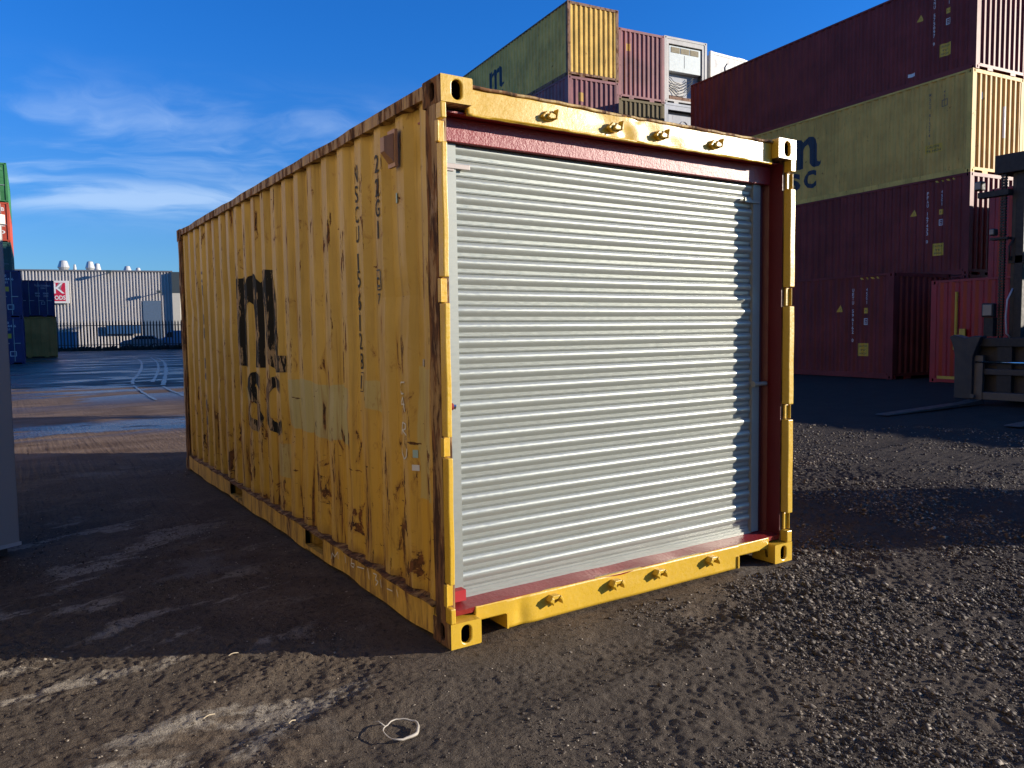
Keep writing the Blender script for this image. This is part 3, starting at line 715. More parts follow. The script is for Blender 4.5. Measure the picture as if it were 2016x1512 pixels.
# sign
u1 = fpt(139, 6)
sg = thing('wall_sign', 'red and white square company sign with letters K and ODS on the factory wall', 'sign', tuple(FW-FD*30+FD*(u1-3.0)+FN*0.12), frz)
MB().box(0, 3.0, -0.12, 0, 5.6, 8.35).build('sign_board', plain('white board', (0.75, 0.73, 0.68), 0.4), sg)
MB().box(0.16, 2.62, -0.135, -0.121, 5.86, 8.10).build('sign_face', plain('crimson face', (0.55, 0.02, 0.055), 0.4), sg)
MB().prism([(1.95, 8.08), (1.5, 7.45), (1.62, 7.3), (2.3, 7.0), (2.1, 7.35), (2.35, 8.08)], 'y', -0.142, -0.136).build('sign_shape', plain('sign grey', (0.30, 0.28, 0.27), 0.4), sg)
Decal().text('K', 1.95, 7.42, 1.25, 1.15, 0.0).text('ODS', 2.0, 6.28, 0.52, 1.18, 0.02).build('sign_writing', plain('sign white', (0.8, 0.8, 0.78), 0.4), sg, FL+[(9, 0)], lambda u, dd, z: (u, -0.146, z))
# roof ventilators
VM = plain('galvanised cowl', (0.50, 0.50, 0.47), 0.4, 0.4)
def cowl(px, wpx, toppx, label, back=6.0):
    D_ = 100.0+back; rad = wpx/2/FPX*D_; top = CAMP[2]+(661-toppx)/FPX*D_
    u = fpt(px, 9, -back)
    t = thing('roof_ventilator', label, 'ventilator', tuple(FW-FD*30+FD*u-FN*back), frz, 'roof ventilators on the factory')
    hh = top-9.5
    prof_ = [(0.55, 9.5), (0.6, top-hh*0.72), (1.0, top-hh*0.48), (0.62, top-hh*0.04), (0.3, top)]
    mb = MB(); n = 14
    for r_, z in prof_:
        for k in range(n): mb.v.append((rad*r_*math.cos(2*math.pi*k/n), rad*r_*math.sin(2*math.pi*k/n), z))
    for i in range(len(prof_)-1):
        for k in range(n): mb.f.append((i*n+k, i*n+(k+1) % n, (i+1)*n+(k+1) % n, (i+1)*n+k))
    mb.f.append(tuple((len(prof_)-1)*n+k for k in range(n)))
    mb.build('cowl', VM, t, smooth=False); MB().tube([(0, 0, 9.3), (0, 0, 9.9)], rad*0.5, 10).build('duct', VM, t)
cowl(130, 21, 517, 'leftmost large double-cone ventilator on the factory roof')
cowl(152, 6, 524, 'smallest ventilator stub, second from the left on the factory roof')
cowl(182, 17, 518, 'tall ventilator on the factory roof, left one of the touching pair')
cowl(196, 14, 522, 'shorter ventilator on the factory roof, right one of the touching pair', 9.0)
cowl(255, 15, 526, 'low ventilator on the factory roof, right of the touching pair')
cowl(276, 11, 529, 'lowest and rightmost ventilator on the factory roof')
for px, z, lb in ((221, 9.35, 'small dark floodlight at the factory roof edge'), (317, 6.9, 'small dark floodlight by the slate canopy of the factory')):
    u = fpt(px, z); p = FW-FD*30+FD*u
    t = thing('floodlight', lb, 'floodlight', tuple(p), frz, 'floodlights on the factory')
    MB().box(-0.05, 0.05, -0.9, 0.0, z, z+0.08).build('arm', SLATE, t); MB().box(-0.28, 0.28, -1.2, -0.8, z-0.02, z+0.26).build('lamp_head', SLATE, t)
# blue board on the wall
u = fpt(243, 2)
bb = MB().box(-1.9, 1.9, -0.05, 0.06, 1.75, 2.85).build('wall_board', plain('blue board', (0.035, 0.10, 0.22), 0.5)); bb.location = FW-FD*30+FD*u+FN*0.3; bb.rotation_euler.z = frz
tag(bb, 'plain dark blue board fixed low on the factory wall above the parked car', 'board')

# palisade fence
fb = FW+FN*19.0-FD*8; fence = thing('palisade_fence', 'dark palisade fence running in front of the factory hall', 'fence', tuple(fb), frz)
FM = plain('dark fence steel', (0.030, 0.034, 0.038), 0.5)
for k in range(92):
    x = k*0.30
    mb = MB(); mb.prism([(x-0.070, 0.10), (x+0.070, 0.10), (x+0.070, 2.85), (x, 3.12), (x-0.070, 2.85)], 'y', -0.02, 0.0); mb.build('pale', FM, fence)
for z in (0.55, 2.55): MB().box(-0.2, 27.7, 0.0, 0.05, z, z+0.07).build('rail', FM, fence)
vg = MB()
for k in range(1500):
    x = random.uniform(-0.3, 27.8); y = random.uniform(-1.4, 0.9); h = random.uniform(0.1, 0.62)*(1-abs(y)/2.2); a = random.random()*3.14; dx, dy = math.cos(a)*0.22, math.sin(a)*0.22
    vg.add([(x-dx, y-dy, 0), (x+dx, y+dy, 0), (x+dx*0.4+0.05, y+dy*0.3, h), (x-dx*0.5, y-dy*0.4, h*0.8)], [(0, 1, 2, 3)])
o = vg.build('scrub', plain('dark scrub', (0.020, 0.026, 0.016), 0.9, var=0.5), recalc=False); o.location = fb; o.rotation_euler.z = frz
stuff(o, 'low dark scrub along the foot of the palisade fence', 'scrub')

# vehicles behind the fence
def wheel(parent, x, y, r=0.32, wdt=0.2):
    def ring(r0, r1, ya, yb):
        mb = MB(); n = 20
        for rr, yy in ((r0, ya), (r1, ya), (r1, yb), (r0, yb)):
            for k in range(n): mb.v.append((x+rr*math.cos(2*math.pi*k/n), yy, r+rr*math.sin(2*math.pi*k/n)))
        for i in range(4):
            for k in range(n): mb.f.append((i*n+k, i*n+(k+1) % n, ((i+1) % 4)*n+(k+1) % n, ((i+1) % 4)*n+k))
        return mb
    w_ = ring(r*0.62, r, y, y+wdt).build('wheel', plain('tyre rubber', (0.02, 0.02, 0.02), 0.8), parent)
    ring(0.03, r*0.61, y+0.02, y+wdt-0.02).build('rim', plain('alloy', (0.45, 0.45, 0.46), 0.35, 0.7), w_)
CARP = plain('blue grey car paint', (0.34, 0.36, 0.38), 0.3, 0.2, coat=0.4)
VANP = plain('mid blue van paint', (0.16, 0.34, 0.50), 0.35, coat=0.4)
GLASS = plain('dark car glass', (0.02, 0.025, 0.03), 0.1)
def groundpt(px, off):
    u = fpt(px, 0, off); return tuple(FW-FD*30+FD*u+FN*off)
car = thing('parked_car', 'blue grey hatchback parked side-on behind the palisade fence', 'car', groundpt(233, 14.5), frz)
body = [(0.05, 0.28), (4.35, 0.28), (4.4, 0.75), (4.3, 1.02), (3.9, 1.10), (3.35, 1.48), (1.75, 1.50), (1.15, 1.08), (0.25, 0.92), (0.02, 0.62)]
MB().prism(body, 'y', 0.0, 1.7).build('body', CARP, car, bevel=0.06)
MB().prism([(1.32, 1.10), (3.75, 1.10), (3.28, 1.42), (1.82, 1.42)], 'y', -0.012, 0.01).build('side_window', GLASS, car)
MB().box(0.0, 0.12, 0.12, 0.45, 0.62, 0.78).build('headlight', plain('lamp glass', (0.7, 0.7, 0.7), 0.2), car)
for x in (0.85, 3.5):
    for y in (-0.03, 1.52): wheel(car, x, y)
van = thing('parked_van', 'mid blue panel van with red tail light, partly behind the yellow container', 'van', groundpt(311, 13.5), frz)
MB().prism([(0.0, 0.35), (3.0, 0.35), (3.0, 2.0), (0.9, 2.02), (0.55, 1.25), (0.0, 1.05)], 'y', 0.0, 1.8).build('body', VANP, van, bevel=0.06)
MB().box(2.8, 3.01, -0.02, 0.1, 0.9, 1.4).build('tail_light', plain('red lens', (0.7, 0.02, 0.02), 0.2), van)
MB().prism([(0.66, 1.25), (1.5, 1.25), (1.5, 1.85), (0.98, 1.85)], 'y', -0.012, 0.01).build('side_window', GLASS, van)
for x in (0.6, 2.4):
    for y in (-0.03, 1.62): wheel(van, x, y)
skip = thing('waste_bin', 'light blue steel waste bin behind the fence beside the olive container', 'bin', groundpt(114, 14.0), frz)
BL = plain('light blue bin paint', (0.16, 0.36, 0.50), 0.5)
MB().prism([(0, 0.15), (1.5, 0.15), (1.6, 1.9), (-0.1, 1.9)], 'y', 0, 1.3).build('body', BL, skip)
MB().box(-0.16, 1.66, -0.06, 1.36, 1.9, 2.0).build('rim', BL, skip)
for x in (0.3, 0.75, 1.2): MB().box(x-0.03, x+0.03, -0.05, 0.0, 0.16, 1.89).build('rib', BL, skip)

# tyre tracks through the wet yard
TRK = plain('wet track silt', (0.10, 0.10, 0.10), 0.30, var=0.2)
def gpix(px, py):
    d = ray_dir(px, py); t = -CAMP[2]/d.z; return (CAMP[0]+d.x*t, CAMP[1]+d.y*t)
for path, wd_ in (([(262, 756), (262, 748), (272, 737), (279, 722), (276, 710), (262, 704)], 0.10), ([(300, 752), (308, 738), (312, 724), (308, 712), (296, 703)], 0.10), ([(321, 758), (325, 742), (327, 726), (322, 712), (310, 705), (298, 703)], 0.12),
                  ([(262, 758), (275, 768), (290, 778), (308, 788)], 0.07), ([(321, 760), (335, 768), (352, 775), (362, 780)], 0.07)):
    P = [Vector(gpix(*p)+(0,)) for p in path]; mb = MB(); Q = []
    for j in range(len(P)-1):
        p0, p1, p2, p3 = P[max(j-1, 0)], P[j], P[j+1], P[min(j+2, len(P)-1)]
        for k in range(8):
            t = k/8; Q.append(0.5*((2*p1)+(p2-p0)*t+(2*p0-5*p1+4*p2-p3)*t*t+(3*p1-p0-3*p2+p3)*t*t*t))
    Q.append(P[-1])
    for i, p in enumerate(Q):
        t = (Q[min(i+1, len(Q)-1)]-Q[max(i-1, 0)]).normalized(); n = Vector((-t.y, t.x, 0)); w_ = 0.5*wd_*(0.6+0.8*random.random())
        for s in (-1, 1):
            q_ = p+n*s*w_; mb.v.append((q_.x, q_.y, float(ground_h(q_.x, q_.y))+0.012))
    for i in range(len(Q)-1): mb.f.append((2*i, 2*i+1, 2*i+3, 2*i+2))
    structure(mb.build('tyre_track', TRK, recalc=False))

# ------------------------------------------------------------------ grey cabin at the left edge
ca = math.atan2(-0.063, -0.116)
cab = thing('site_cabin', 'smooth grey steel cabin at the left edge, its top edge catching the sun', 'cabin', (-1.612, 3.11, 0), math.atan2(0.48, 0.877))
GC = plain('smooth grey steel', (0.21, 0.22, 0.22), 0.5, 0.0, 0.05, 0.8)
MB().box(-2.4, 0.0, 0.0, 3.0, 0.06, 2.21).build('wall', GC, cab, bevel=0.01)
MB().box(-2.42, 0.012, -0.012, 3.012, 2.21, 2.27).build('roof_edge', plain('pale roof edge', (0.62, 0.60, 0.52), 0.5), cab)
MB().box(-2.35, -0.06, 0.05, 2.95, 0.0, 0.059).build('skid', FM, cab)
MB().box(-2.40, 0.004, -0.006, -0.001, 0.06, 0.085).build('bottom_trim', plain('pale trim', (0.28, 0.31, 0.33), 0.5), cab)
MB().add([(0.0, 0.35, 0.36), (0.0, 0.9, 0.36), (0.11, 0.9, 0.06), (0.11, 0.35, 0.06), (0.0, 0.35, 0.345), (0.0, 0.9, 0.345), (0.10, 0.9, 0.05), (0.10, 0.35, 0.05)],
         [(0, 1, 2, 3), (7, 6, 5, 4), (0, 3, 7, 4), (1, 5, 6, 2), (3, 2, 6, 7), (0, 4, 5, 1)]).build('ramp_flap', plain('galvanised flap', (0.45, 0.47, 0.49), 0.4, 0.3), cab)
tb = MB().box(-0.09, 0.0, -0.04, 0.04, -0.02, 0.075).build('timber_block', plain('pale timber', (0.55, 0.42, 0.24), 0.7), bevel=0.004)
tb.location = (-1.745, 0.76, 0); tag(tb, 'pale timber block on the dirt at the very left edge', 'timber block')

# ------------------------------------------------------------------ forklift (heavy container handler)
FK = plain('dark machine paint', (0.009, 0.009, 0.009), 0.65, 0.0, 0.3)
FKB = plain('blue black steel', (0.016, 0.018, 0.022), 0.55, 0.0, 0.4, 3, 0.3, 25)
STEEL = plain('worn fork steel', (0.07, 0.065, 0.06), 0.5, 0.3, 0.3, 3)
CHROME = plain('bright piston', (0.75, 0.76, 0.78), 0.15, 1.0)
LENS = plain('lamp lens', (0.16, 0.16, 0.15), 0.35)
RUBB = plain('tyre rubber', (0.02, 0.02, 0.02), 0.8)
fk = thing('forklift', 'heavy dark forklift at the right edge with one fork lowered to the ground', 'forklift', (13.3, 4.55, 0), 0.0)
# carriage: x towards machine, y negative across
mb = MB(); mb.prism([(0.10, 1.26), (-0.20, 1.28), (-0.42, 1.20), (-0.42, 1.12), (-0.36, 1.0), (-0.36, 0.0), (-0.06, 0.0), (-0.03, 0.98), (0.10, 1.10)], 'x', -0.10, 0.12)
mb.v = [(x, y, z+0.05) for x, y, z in mb.v]
def rot(mbx): return mbx
c_ = MB(); c_.prism([(0.12, 1.24), (0.04, 1.28), (-0.16, 1.22), (-0.34, 1.26), (-0.44, 1.24), (-0.36, 1.04), (-0.30, 0.86), (-0.30, 0.10), (0.02, 0.10), (0.02, 0.90), (0.06, 1.08)], 'x', -0.14, 0.10)
c_.build('carriage_cheek', FKB, fk, bevel=0.015)
MB().box(-0.02, 0.12, -2.9, -0.30, 1.06, 1.22).build('carriage_beam', FK, fk, bevel=0.01)
MB().box(-0.02, 0.12, -2.9, -0.30, 0.55, 0.66).build('carriage_beam', FKB, fk, bevel=0.01)
MB().box(-0.06, 0.14, -2.9, -0.30, 0.10, 0.24).build('carriage_beam', STEEL, fk, bevel=0.01)
MB().tube([(-0.05, -0.32, 0.78), (-0.05, -2.8, 0.78)], 0.022, 10).build('piston_rod', CHROME, fk, smooth=True)
for y in (-0.78, -1.9): MB().box(0.0, 0.10, y-0.12, y+0.12, 0.24, 1.06).build('carriage_upright', FK, fk)
MB().box(0.13, 0.20, -2.9, 0.0, 0.2, 1.1).build('back_plate', plain('back plate black', (0.012, 0.012, 0.014), 0.6), fk)
MB().tube([(-0.14, -0.32, 0.16), (-0.17, -0.32, 0.16)], 0.04, 10).build('bolt', STEEL, fk)
for y in (-0.34, -2.3):
    f_ = MB(); f_.prism([(-3.05, 0.018), (-3.0, 0.012), (0.0, 0.012), (0.02, 0.9), (-0.06, 0.9), (-0.08, 0.10), (-0.5, 0.065), (-3.0, 0.03)], 'y', y-0.11, y+0.11); f_.build('fork', STEEL, fk, bevel=0.004)
# mast
for y in (-0.70, -2.30):
    MB().box(0.30, 0.62, y-0.20, y-0.06, 0.25, 4.35).build('mast_rail', FK, fk, bevel=0.01)
    MB().box(0.34, 0.58, y-0.05, y+0.02, 0.4, 4.25).build('mast_rail', FKB, fk, bevel=0.01)
MB().box(0.18, 0.64, -2.75, -0.44, 4.15, 4.48).build('mast_crossbeam', FK, fk, bevel=0.01)
MB().box(0.30, 0.60, -2.5, -0.66, 2.55, 2.68).build('mast_crossbeam', FK, fk)
for y in (-0.58, -2.6):
    ch = MB()
    for k in range(62):
        z = 1.25+k*0.05; ch.box(0.22, 0.29, y-0.045, y+0.045, z, z+0.032)
    for dy in (-0.03, 0.03): ch.box(0.235, 0.275, y+dy-0.006, y+dy+0.006, 1.2, 4.3)
    ch.build('lift_chain', plain('greasy chain', (0.02, 0.02, 0.022), 0.5, 0.5), fk)
def lamp(y, z, s=1.0):
    h_ = MB().box(0.10, 0.24, y-0.10*s, y+0.10*s, z-0.12*s, z+0.12*s).build('headlight', FK, fk, bevel=0.02)
    MB().box(0.085, 0.099, y-0.075*s, y+0.075*s, z-0.095*s, z+0.095*s).build('lens', LENS, h_, bevel=0.015)
lamp(-0.42, 1.72, 1.05); MB().box(0.15, 0.30, -0.50, -0.34, 1.24, 1.59).build('lamp_bracket', FK, fk)
lamp(-0.46, 3.12, 0.5); MB().box(0.16, 0.32, -0.70, -0.40, 2.98, 3.02).build('lamp_bracket', FK, fk)
lamp(-0.20, 3.98, 0.7); MB().box(0.14, 0.32, -0.70, -0.18, 3.76, 3.86).build('lamp_bracket', FK, fk)
MB().tube([(0.32, -0.74, 2.1), (0.22, -0.70, 1.9), (0.20, -0.69, 1.6), (0.24, -0.69, 1.3), (0.35, -0.72, 1.2)], 0.016, 8).build('hose', plain('pale hose', (0.4, 0.4, 0.42), 0.6), fk, smooth=True)
MB().tube([(0.32, -0.74, 3.0), (0.24, -0.70, 2.85), (0.26, -0.70, 2.6)], 0.02, 8).build('hose', RUBB, fk, smooth=True)
# chassis, cab, counterweight
MB().prism([(0.75, 0.45), (5.1, 0.45), (5.3, 0.9), (5.2, 1.75), (3.6, 1.8), (3.4, 1.35), (0.75, 1.35)], 'y', -2.45, -0.65).build('chassis', FK, fk, bevel=0.03)
cb_ = MB()
for x in (1.2, 2.9):
    for y in (-2.2, -0.95): cb_.tube([(x, y, 1.35), (x+0.08, y, 2.9)], 0.05, 6)
cb_.box(1.15, 3.1, -2.3, -0.85, 2.88, 2.98)
cb_.build('cab_frame', FK, fk)
MB().box(2.1, 2.6, -1.85, -1.3, 1.36, 1.85).build('seat', RUBB, fk, bevel=0.05)
for x, r in ((1.15, 0.62), (4.3, 0.5)):
    for y in (-2.75, -0.80): wheel(fk, x, y, r, 0.42)

# ------------------------------------------------------------------ the yellow container
YO = lambda: None
def m_side():
    def fn(g, b):
        v = g.new('ShaderNodeTexCoord').outputs['Object']
        x, y, z = g.sep(v)
        n1 = g.noise(v, 1.3, 5, 0.6)
        c = g.mix(g.ramp(n1, 0.3, 0.7), (0.43, 0.280, 0.055), (0.57, 0.380, 0.085))
        c = g.mix(g.ramp(z, 1.5, 0.5), c, g.mix(n1, (0.50, 0.285, 0.036), (0.60, 0.360, 0.052)))     # later, stronger coat low down
        fold = g.ramp(x, 0.043, 0.029)       # worn, chalkier on the outer folds
        c = g.mix(g.math('MULTIPLY', fold, g.ramp(g.noise(g.scalev(v, (6, 6, 0.7)), 3, 6, 0.7), 0.45, 0.62, 0.0, 0.30)), c, (0.60, 0.46, 0.26))
        # pale olive repaint patches
        def patch(y0, y1, z0, z1, e=0.03):
            wob = g.math('MULTIPLY', g.math('SUBTRACT', g.noise(v, 2.6, 3), 0.5), 0.10)
            yy = g.math('ADD', y, wob); zz = g.math('ADD', z, wob)
            a = g.math('MULTIPLY', g.ramp(yy, y0, y0+e*0.3), g.ramp(yy, y1, y1-e*0.3))
            return g.math('MULTIPLY', a, g.math('MULTIPLY', g.ramp(zz, z0, z0+e*0.3), g.ramp(zz, z1, z1-e*0.3)))
        pm = patch(1.28, 2.45, 0.80, 1.15)
        for q_ in ((0.80, 1.0, 1.02, 1.19), (2.50, 2.72, 0.42, 0.66), (3.42, 3.62, 0.70, 1.02), (0.22, 0.40, 0.62, 1.30)): pm = g.math('MAXIMUM', pm, g.math('MULTIPLY', patch(*q_), 0.7))
        c = g.mix(g.math('MULTIPLY', pm, 0.85), c, (0.42, 0.38, 0.175))
        # grime
        st = g.noise(g.scalev(v, (8, 8, 0.5)), 2.1, 6, 0.65)
        c = g.mix(g.math('MULTIPLY', g.ramp(st, 0.5, 0.74), 0.42), c, (0.15, 0.085, 0.03))
        # rust: sharp edged blisters, vertical runs, more towards the foot, along the folds
        low = g.ramp(z, 1.6, 0.2, 0.0, 0.065)
        sp = g.math('ADD', g.noise(g.scalev(v, (1, 1.0, 0.7)), 7.5, 8, 0.66, 0.6), low)
        run = g.math('ADD', g.noise(g.scalev(v, (10, 13, 1.0)), 1.25, 8, 0.64, 0.3), low)
        hor = g.math('ADD', g.noise(g.scalev(v, (2, 2.4, 12)), 1.7, 6, 0.6), g.math('MULTIPLY', low, 0.8))
        foldr = g.math('ADD', g.noise(g.scalev(v, (10, 9, 1.6)), 1.9, 8, 0.7), g.math('MULTIPLY', fold, 0.075))
        m1 = g.ramp(sp, 0.662, 0.675); m2 = g.ramp(run, 0.655, 0.685); m3 = g.ramp(foldr, 0.662, 0.685); m4 = g.ramp(hor, 0.695, 0.71)
        m = g.math('MAXIMUM', g.math('MAXIMUM', m1, m2), g.math('MAXIMUM', m3, m4))
        # big rust bleed near the foot
        dy = g.math('SUBTRACT', y, 0.58); dy2 = g.math('SUBTRACT', y, 0.30)
        wob2 = g.math('MULTIPLY', g.math('SUBTRACT', g.noise(v, 9, 4), 0.5), 0.12)
        bl = g.math('MULTIPLY', g.ramp(g.math('ABSOLUTE', g.math('ADD', dy, wob2)), 0.055, 0.035), g.math('MULTIPLY', g.ramp(g.math('ADD', z, wob2), 0.22, 0.28), g.ramp(g.math('ADD', z, wob2), 0.50, 0.44)))
        bl2 = g.math('MULTIPLY', g.ramp(g.math('ABSOLUTE', g.math('ADD', dy2, wob2)), 0.035, 0.02), g.math('MULTIPLY', g.ramp(g.math('ADD', z, wob2), 0.38, 0.42), g.ramp(g.math('ADD', z, wob2), 0.53, 0.49)))
        m = g.math('MAXIMUM', m, g.math('MAXIMUM', bl, bl2))
        stain = g.math('MULTIPLY', g.ramp(g.math('ABSOLUTE', g.math('ADD', dy, g.math('MULTIPLY', wob2, 0.6))), 0.10, 0.02), g.ramp(z, 0.42, 0.2))
        halo = g.math('MAXIMUM', g.ramp(run, 0.55, 0.66), g.math('MAXIMUM', g.ramp(sp, 0.59, 0.66), stain))
        c = g.mix(g.math('MULTIPLY', halo, 0.42), c, (0.24, 0.095, 0.018))
        edge = g.ramp(g.math('ADD', z, g.math('MULTIPLY', g.noise(v, 6, 5), 0.22)), 0.33, 0.24)
        c = g.mix(g.math('MULTIPLY', edge, 0.55), c, (0.13, 0.065, 0.025))
        c = g.mix(g.math('MULTIPLY', m, 0.95), c, rust_color(g, v, 22))
        # fine scratches
        scr = g.noise(g.scalev(v, (3, 26, 1.2)), 4.0, 3, 0.6, 1.2)
        c = g.mix(g.math('MULTIPLY', g.ramp(scr, 0.70, 0.72), 0.35), c, (0.08, 0.05, 0.03))
        g.set(b.inputs['Base Color'], c)
        g.set(b.inputs['Roughness'], g.ramp(m, 0, 1, 0.50, 0.9)); b.inputs['Specular IOR Level'].default_value = 0.35
        g.set(b.inputs['Normal'], g.bump(g.math('ADD', g.math('MULTIPLY', m, -0.25), g.math('MULTIPLY', g.noise(v, 9, 4), 0.6)), 0.35, 0.012))
    return mat('old yellow paint', fn)
def m_oldrail(name='rusty rail paint', amount=0.5, col=(0.37, 0.24, 0.075)):
    def fn(g, b):
        v = g.new('ShaderNodeTexCoord').outputs['Object']
        n = g.noise(g.scalev(v, (6, 6, 1.2)), 1.7, 9, 0.68, 0.5); n2 = g.noise(g.scalev(v, (10, 10, 2.5)), 2.2, 6, 0.6)
        t = 0.61-amount*0.25
        c = g.mix(g.ramp(n2, 0.3, 0.7), tuple(x*0.8 for x in col), tuple(x*1.15 for x in col))
        c = g.mix(g.math('MULTIPLY', g.ramp(n, t-0.12, t), 0.65), c, (0.17, 0.085, 0.032))
        m = g.ramp(n, t, t+0.05)
        c = g.mix(m, c, g.mix(g.ramp(n2, 0.4, 0.6), (0.050, 0.024, 0.013), (0.175, 0.080, 0.032)))
        g.set(b.inputs['Base Color'], c); g.set(b.inputs['Roughness'], g.ramp(m, 0, 1, 0.55, 0.92))
        b.inputs['Specular IOR Level'].default_value = 0.3
        g.set(b.inputs['Normal'], g.bump(g.math('ADD', n, g.math('MULTIPLY', n2, 0.5)), 0.5, 0.012))
    return mat(name, fn)
def m_fresh():
    def fn(g, b):
        v = g.new('ShaderNodeTexCoord').outputs['Object']
        n = g.noise(v, 2.2, 4, 0.6); f_ = g.noise(v, 70, 3, 0.6); pock = g.noise(v, 16, 7, 0.75)
        c = g.mix(n, (0.52, 0.315, 0.022), (0.60, 0.375, 0.035))
        c = g.mix(g.ramp(pock, 0.70, 0.76, 0.0, 0.55), c, (0.25, 0.13, 0.03))
        g.set(b.inputs['Base Color'], c); g.set(b.inputs['Roughness'], g.ramp(f_, 0.3, 0.7, 0.26, 0.44))
        b.inputs['Coat Weight'].default_value = 0.2; b.inputs['Coat Roughness'].default_value = 0.25
        g.set(b.inputs['Normal'], g.bump(g.math('ADD', g.math('MULTIPLY', f_, 0.2), g.math('ADD', g.math('MULTIPLY', g.noise(v, 5, 3), 1.6), pock)), 0.35, 0.006))
    return mat('fresh yellow paint', fn)
def m_redfresh():
    def fn(g, b):
        v = g.new('ShaderNodeTexCoord').outputs['Object']
        n = g.noise(v, 3, 4); f_ = g.noise(v, 85, 4, 0.6); h2 = g.noise(v, 30, 5, 0.6)
        g.set(b.inputs['Base Color'], g.mix(n, (0.20, 0.010, 0.012), (0.27, 0.018, 0.020)))
        b.inputs['Roughness'].default_value = 0.42; b.inputs['Coat Weight'].default_value = 0.15; b.inputs['Coat Roughness'].default_value = 0.2
        g.set(b.inputs['Normal'], g.bump(g.math('ADD', f_, h2), 0.45, 0.006))
    return mat('fresh red oxide paint', fn)
def m_zinc(name='galvanised shutter', base=0.34, metal=0.34, rough=0.34):
    def fn(g, b):
        v = g.new('ShaderNodeTexCoord').outputs['Object']
        n = g.noise(g.scalev(v, (1.2, 1, 5)), 1.6, 5, 0.6); f_ = g.noise(g.scalev(v, (4, 1, 30)), 5, 4, 0.6)
        sm = g.noise(v, 2.4, 5, 0.65)
        c = g.mix(n, (base*0.94, base*0.98, base*0.88), (base*1.04, base*1.10, base*0.97))
        c = g.mix(g.ramp(sm, 0.60, 0.75, 0, 0.25), c, (base*0.75, base*0.72, base*0.66))
        g.set(b.inputs['Base Color'], c); b.inputs['Metallic'].default_value = metal
        g.set(b.inputs['Roughness'], g.ramp(f_, 0.3, 0.7, rough-0.05, rough+0.09))
        g.set(b.inputs['Normal'], g.bump(f_, 0.02, 0.002))
    return mat(name, fn)
SIDE, RAIL, POST, FRESH, REDF = m_side(), m_oldrail('rusty top rail', 0.50, (0.46, 0.30, 0.10)), m_oldrail('rusty corner post', 0.62, (0.40, 0.26, 0.09)), m_fresh(), m_redfresh()
RAILB = m_oldrail('lower rail paint', 0.08, (0.56, 0.33, 0.06))
ZN = m_zinc(); ZG = m_zinc('galvanised guide', 0.28, 0.3, 0.45)

H, L = 2.591, 6.058
yc = thing('shipping_container', 'yellow twenty-foot container with a galvanised roller shutter in its open end, worn rusty side', 'container', (0, 0, 0))
rngd = random.Random(3)
bumps = [(rngd.uniform(0.3, 5.8), rngd.uniform(0.15, 1.9), rngd.uniform(0.06, 0.22), rngd.uniform(0.05, 0.18), rngd.uniform(-0.004, 0.011)) for _ in range(70)]
bumps += [(0.2, 0.45, 0.18, 0.25, 0.014), (2.2, 0.75, 0.35, 0.3, 0.012), (1.2, 0.5, 0.22, 0.2, 0.012), (3.1, 1.5, 0.2, 0.3, 0.010)]
def dent(u, z):
    y = u+0.17; s = 0.0
    for a, b_, ra, rb, am in bumps:
        q_ = ((y-a)/ra)**2+((z-b_)/rb)**2
        if q_ < 9: s += am*math.exp(-q_)
    return s
sprof = profile(L-0.34, 0.272, 0.034, 0.05, 0.085, 0.05)
SPL = lambda u, d_, z: (0.027+d_, 0.17+u, z)
ZR = 48; z0s, z1s = 0.166, H-0.058
zc = [z0s+(z1s-z0s)*i/ZR for i in range(ZR+1)]
fine = []
for (a, da), (b_, db) in zip(sprof, sprof[1:]):
    n = 2 if b_-a > 0.05 else 1
    for k in range(n): t = k/n; fine.append((a+(b_-a)*t, da+(db-da)*t))
fine.append(sprof[-1])
link('side_panel', panel_mesh('side_panel', SIDE, fine, z0s, z1s, SPL, ZR, dent), yc)
link('side_panel', panel_mesh('side_panel', SIDE, sprof, z0s, z1s, lambda u, d_, z: (WD-0.014-d_, 0.17+u, z)), yc)
link('end_panel', panel_mesh('end_panel', SIDE, profile(WD-0.26, 0.232, 0.045, 0.03, 0.07, 0.03), 0.15, H-0.1, lambda u, d_, z: (0.13+u, L-0.012-d_, z)), yc)
MB().box(0.03, WD-0.03, 0.06, L-0.05, H-0.030, H-0.014).build('roof_panel', SIDE, yc)
MB().box(0.04, WD-0.04, 0.30, L-0.1, 0.11, 0.149).build('floor_panel', plain('floor ply', (0.16, 0.10, 0.06), 0.7), yc)
# rails on the long sides
def wavy_rail(x, s, za, zb, m, nm, holes=()):
    mb = MB(); ys = sorted(set([0.178+i*0.1 for i in range(58)]+[L-0.178]+[h for p in holes for h in p])); rr = random.Random(5)
    for y in ys:
        e = 0.004*math.sin(y*3.1)+0.004*math.sin(y*7.7+1); e2 = (0.006*math.sin(y*4.3+2)+0.004*math.sin(y*11)) if za < 1 else 0
        for (dx, z) in ((0, za+e2), (0, zb+e*0.5), (0.055, zb+e*0.5), (0.055, za+e2)): mb.v.append((x+s*(dx+abs(e)), y, z))
    for i in range(len(ys)-1):
        ym = (ys[i]+ys[i+1])/2; hole = any(a < ym < b_ for a, b_ in holes)
        for k in range(4):
            if hole and k in (0, 2): continue
            a = 4*i+k; b2 = 4*i+(k+1) % 4; mb.f.append((a, b2, b2+4, a+4))
    mb.f.append((0, 1, 2, 3)); n = 4*(len(ys)-1); mb.f.append((n+3, n+2, n+1, n))
    return mb.build(nm, m, yc)
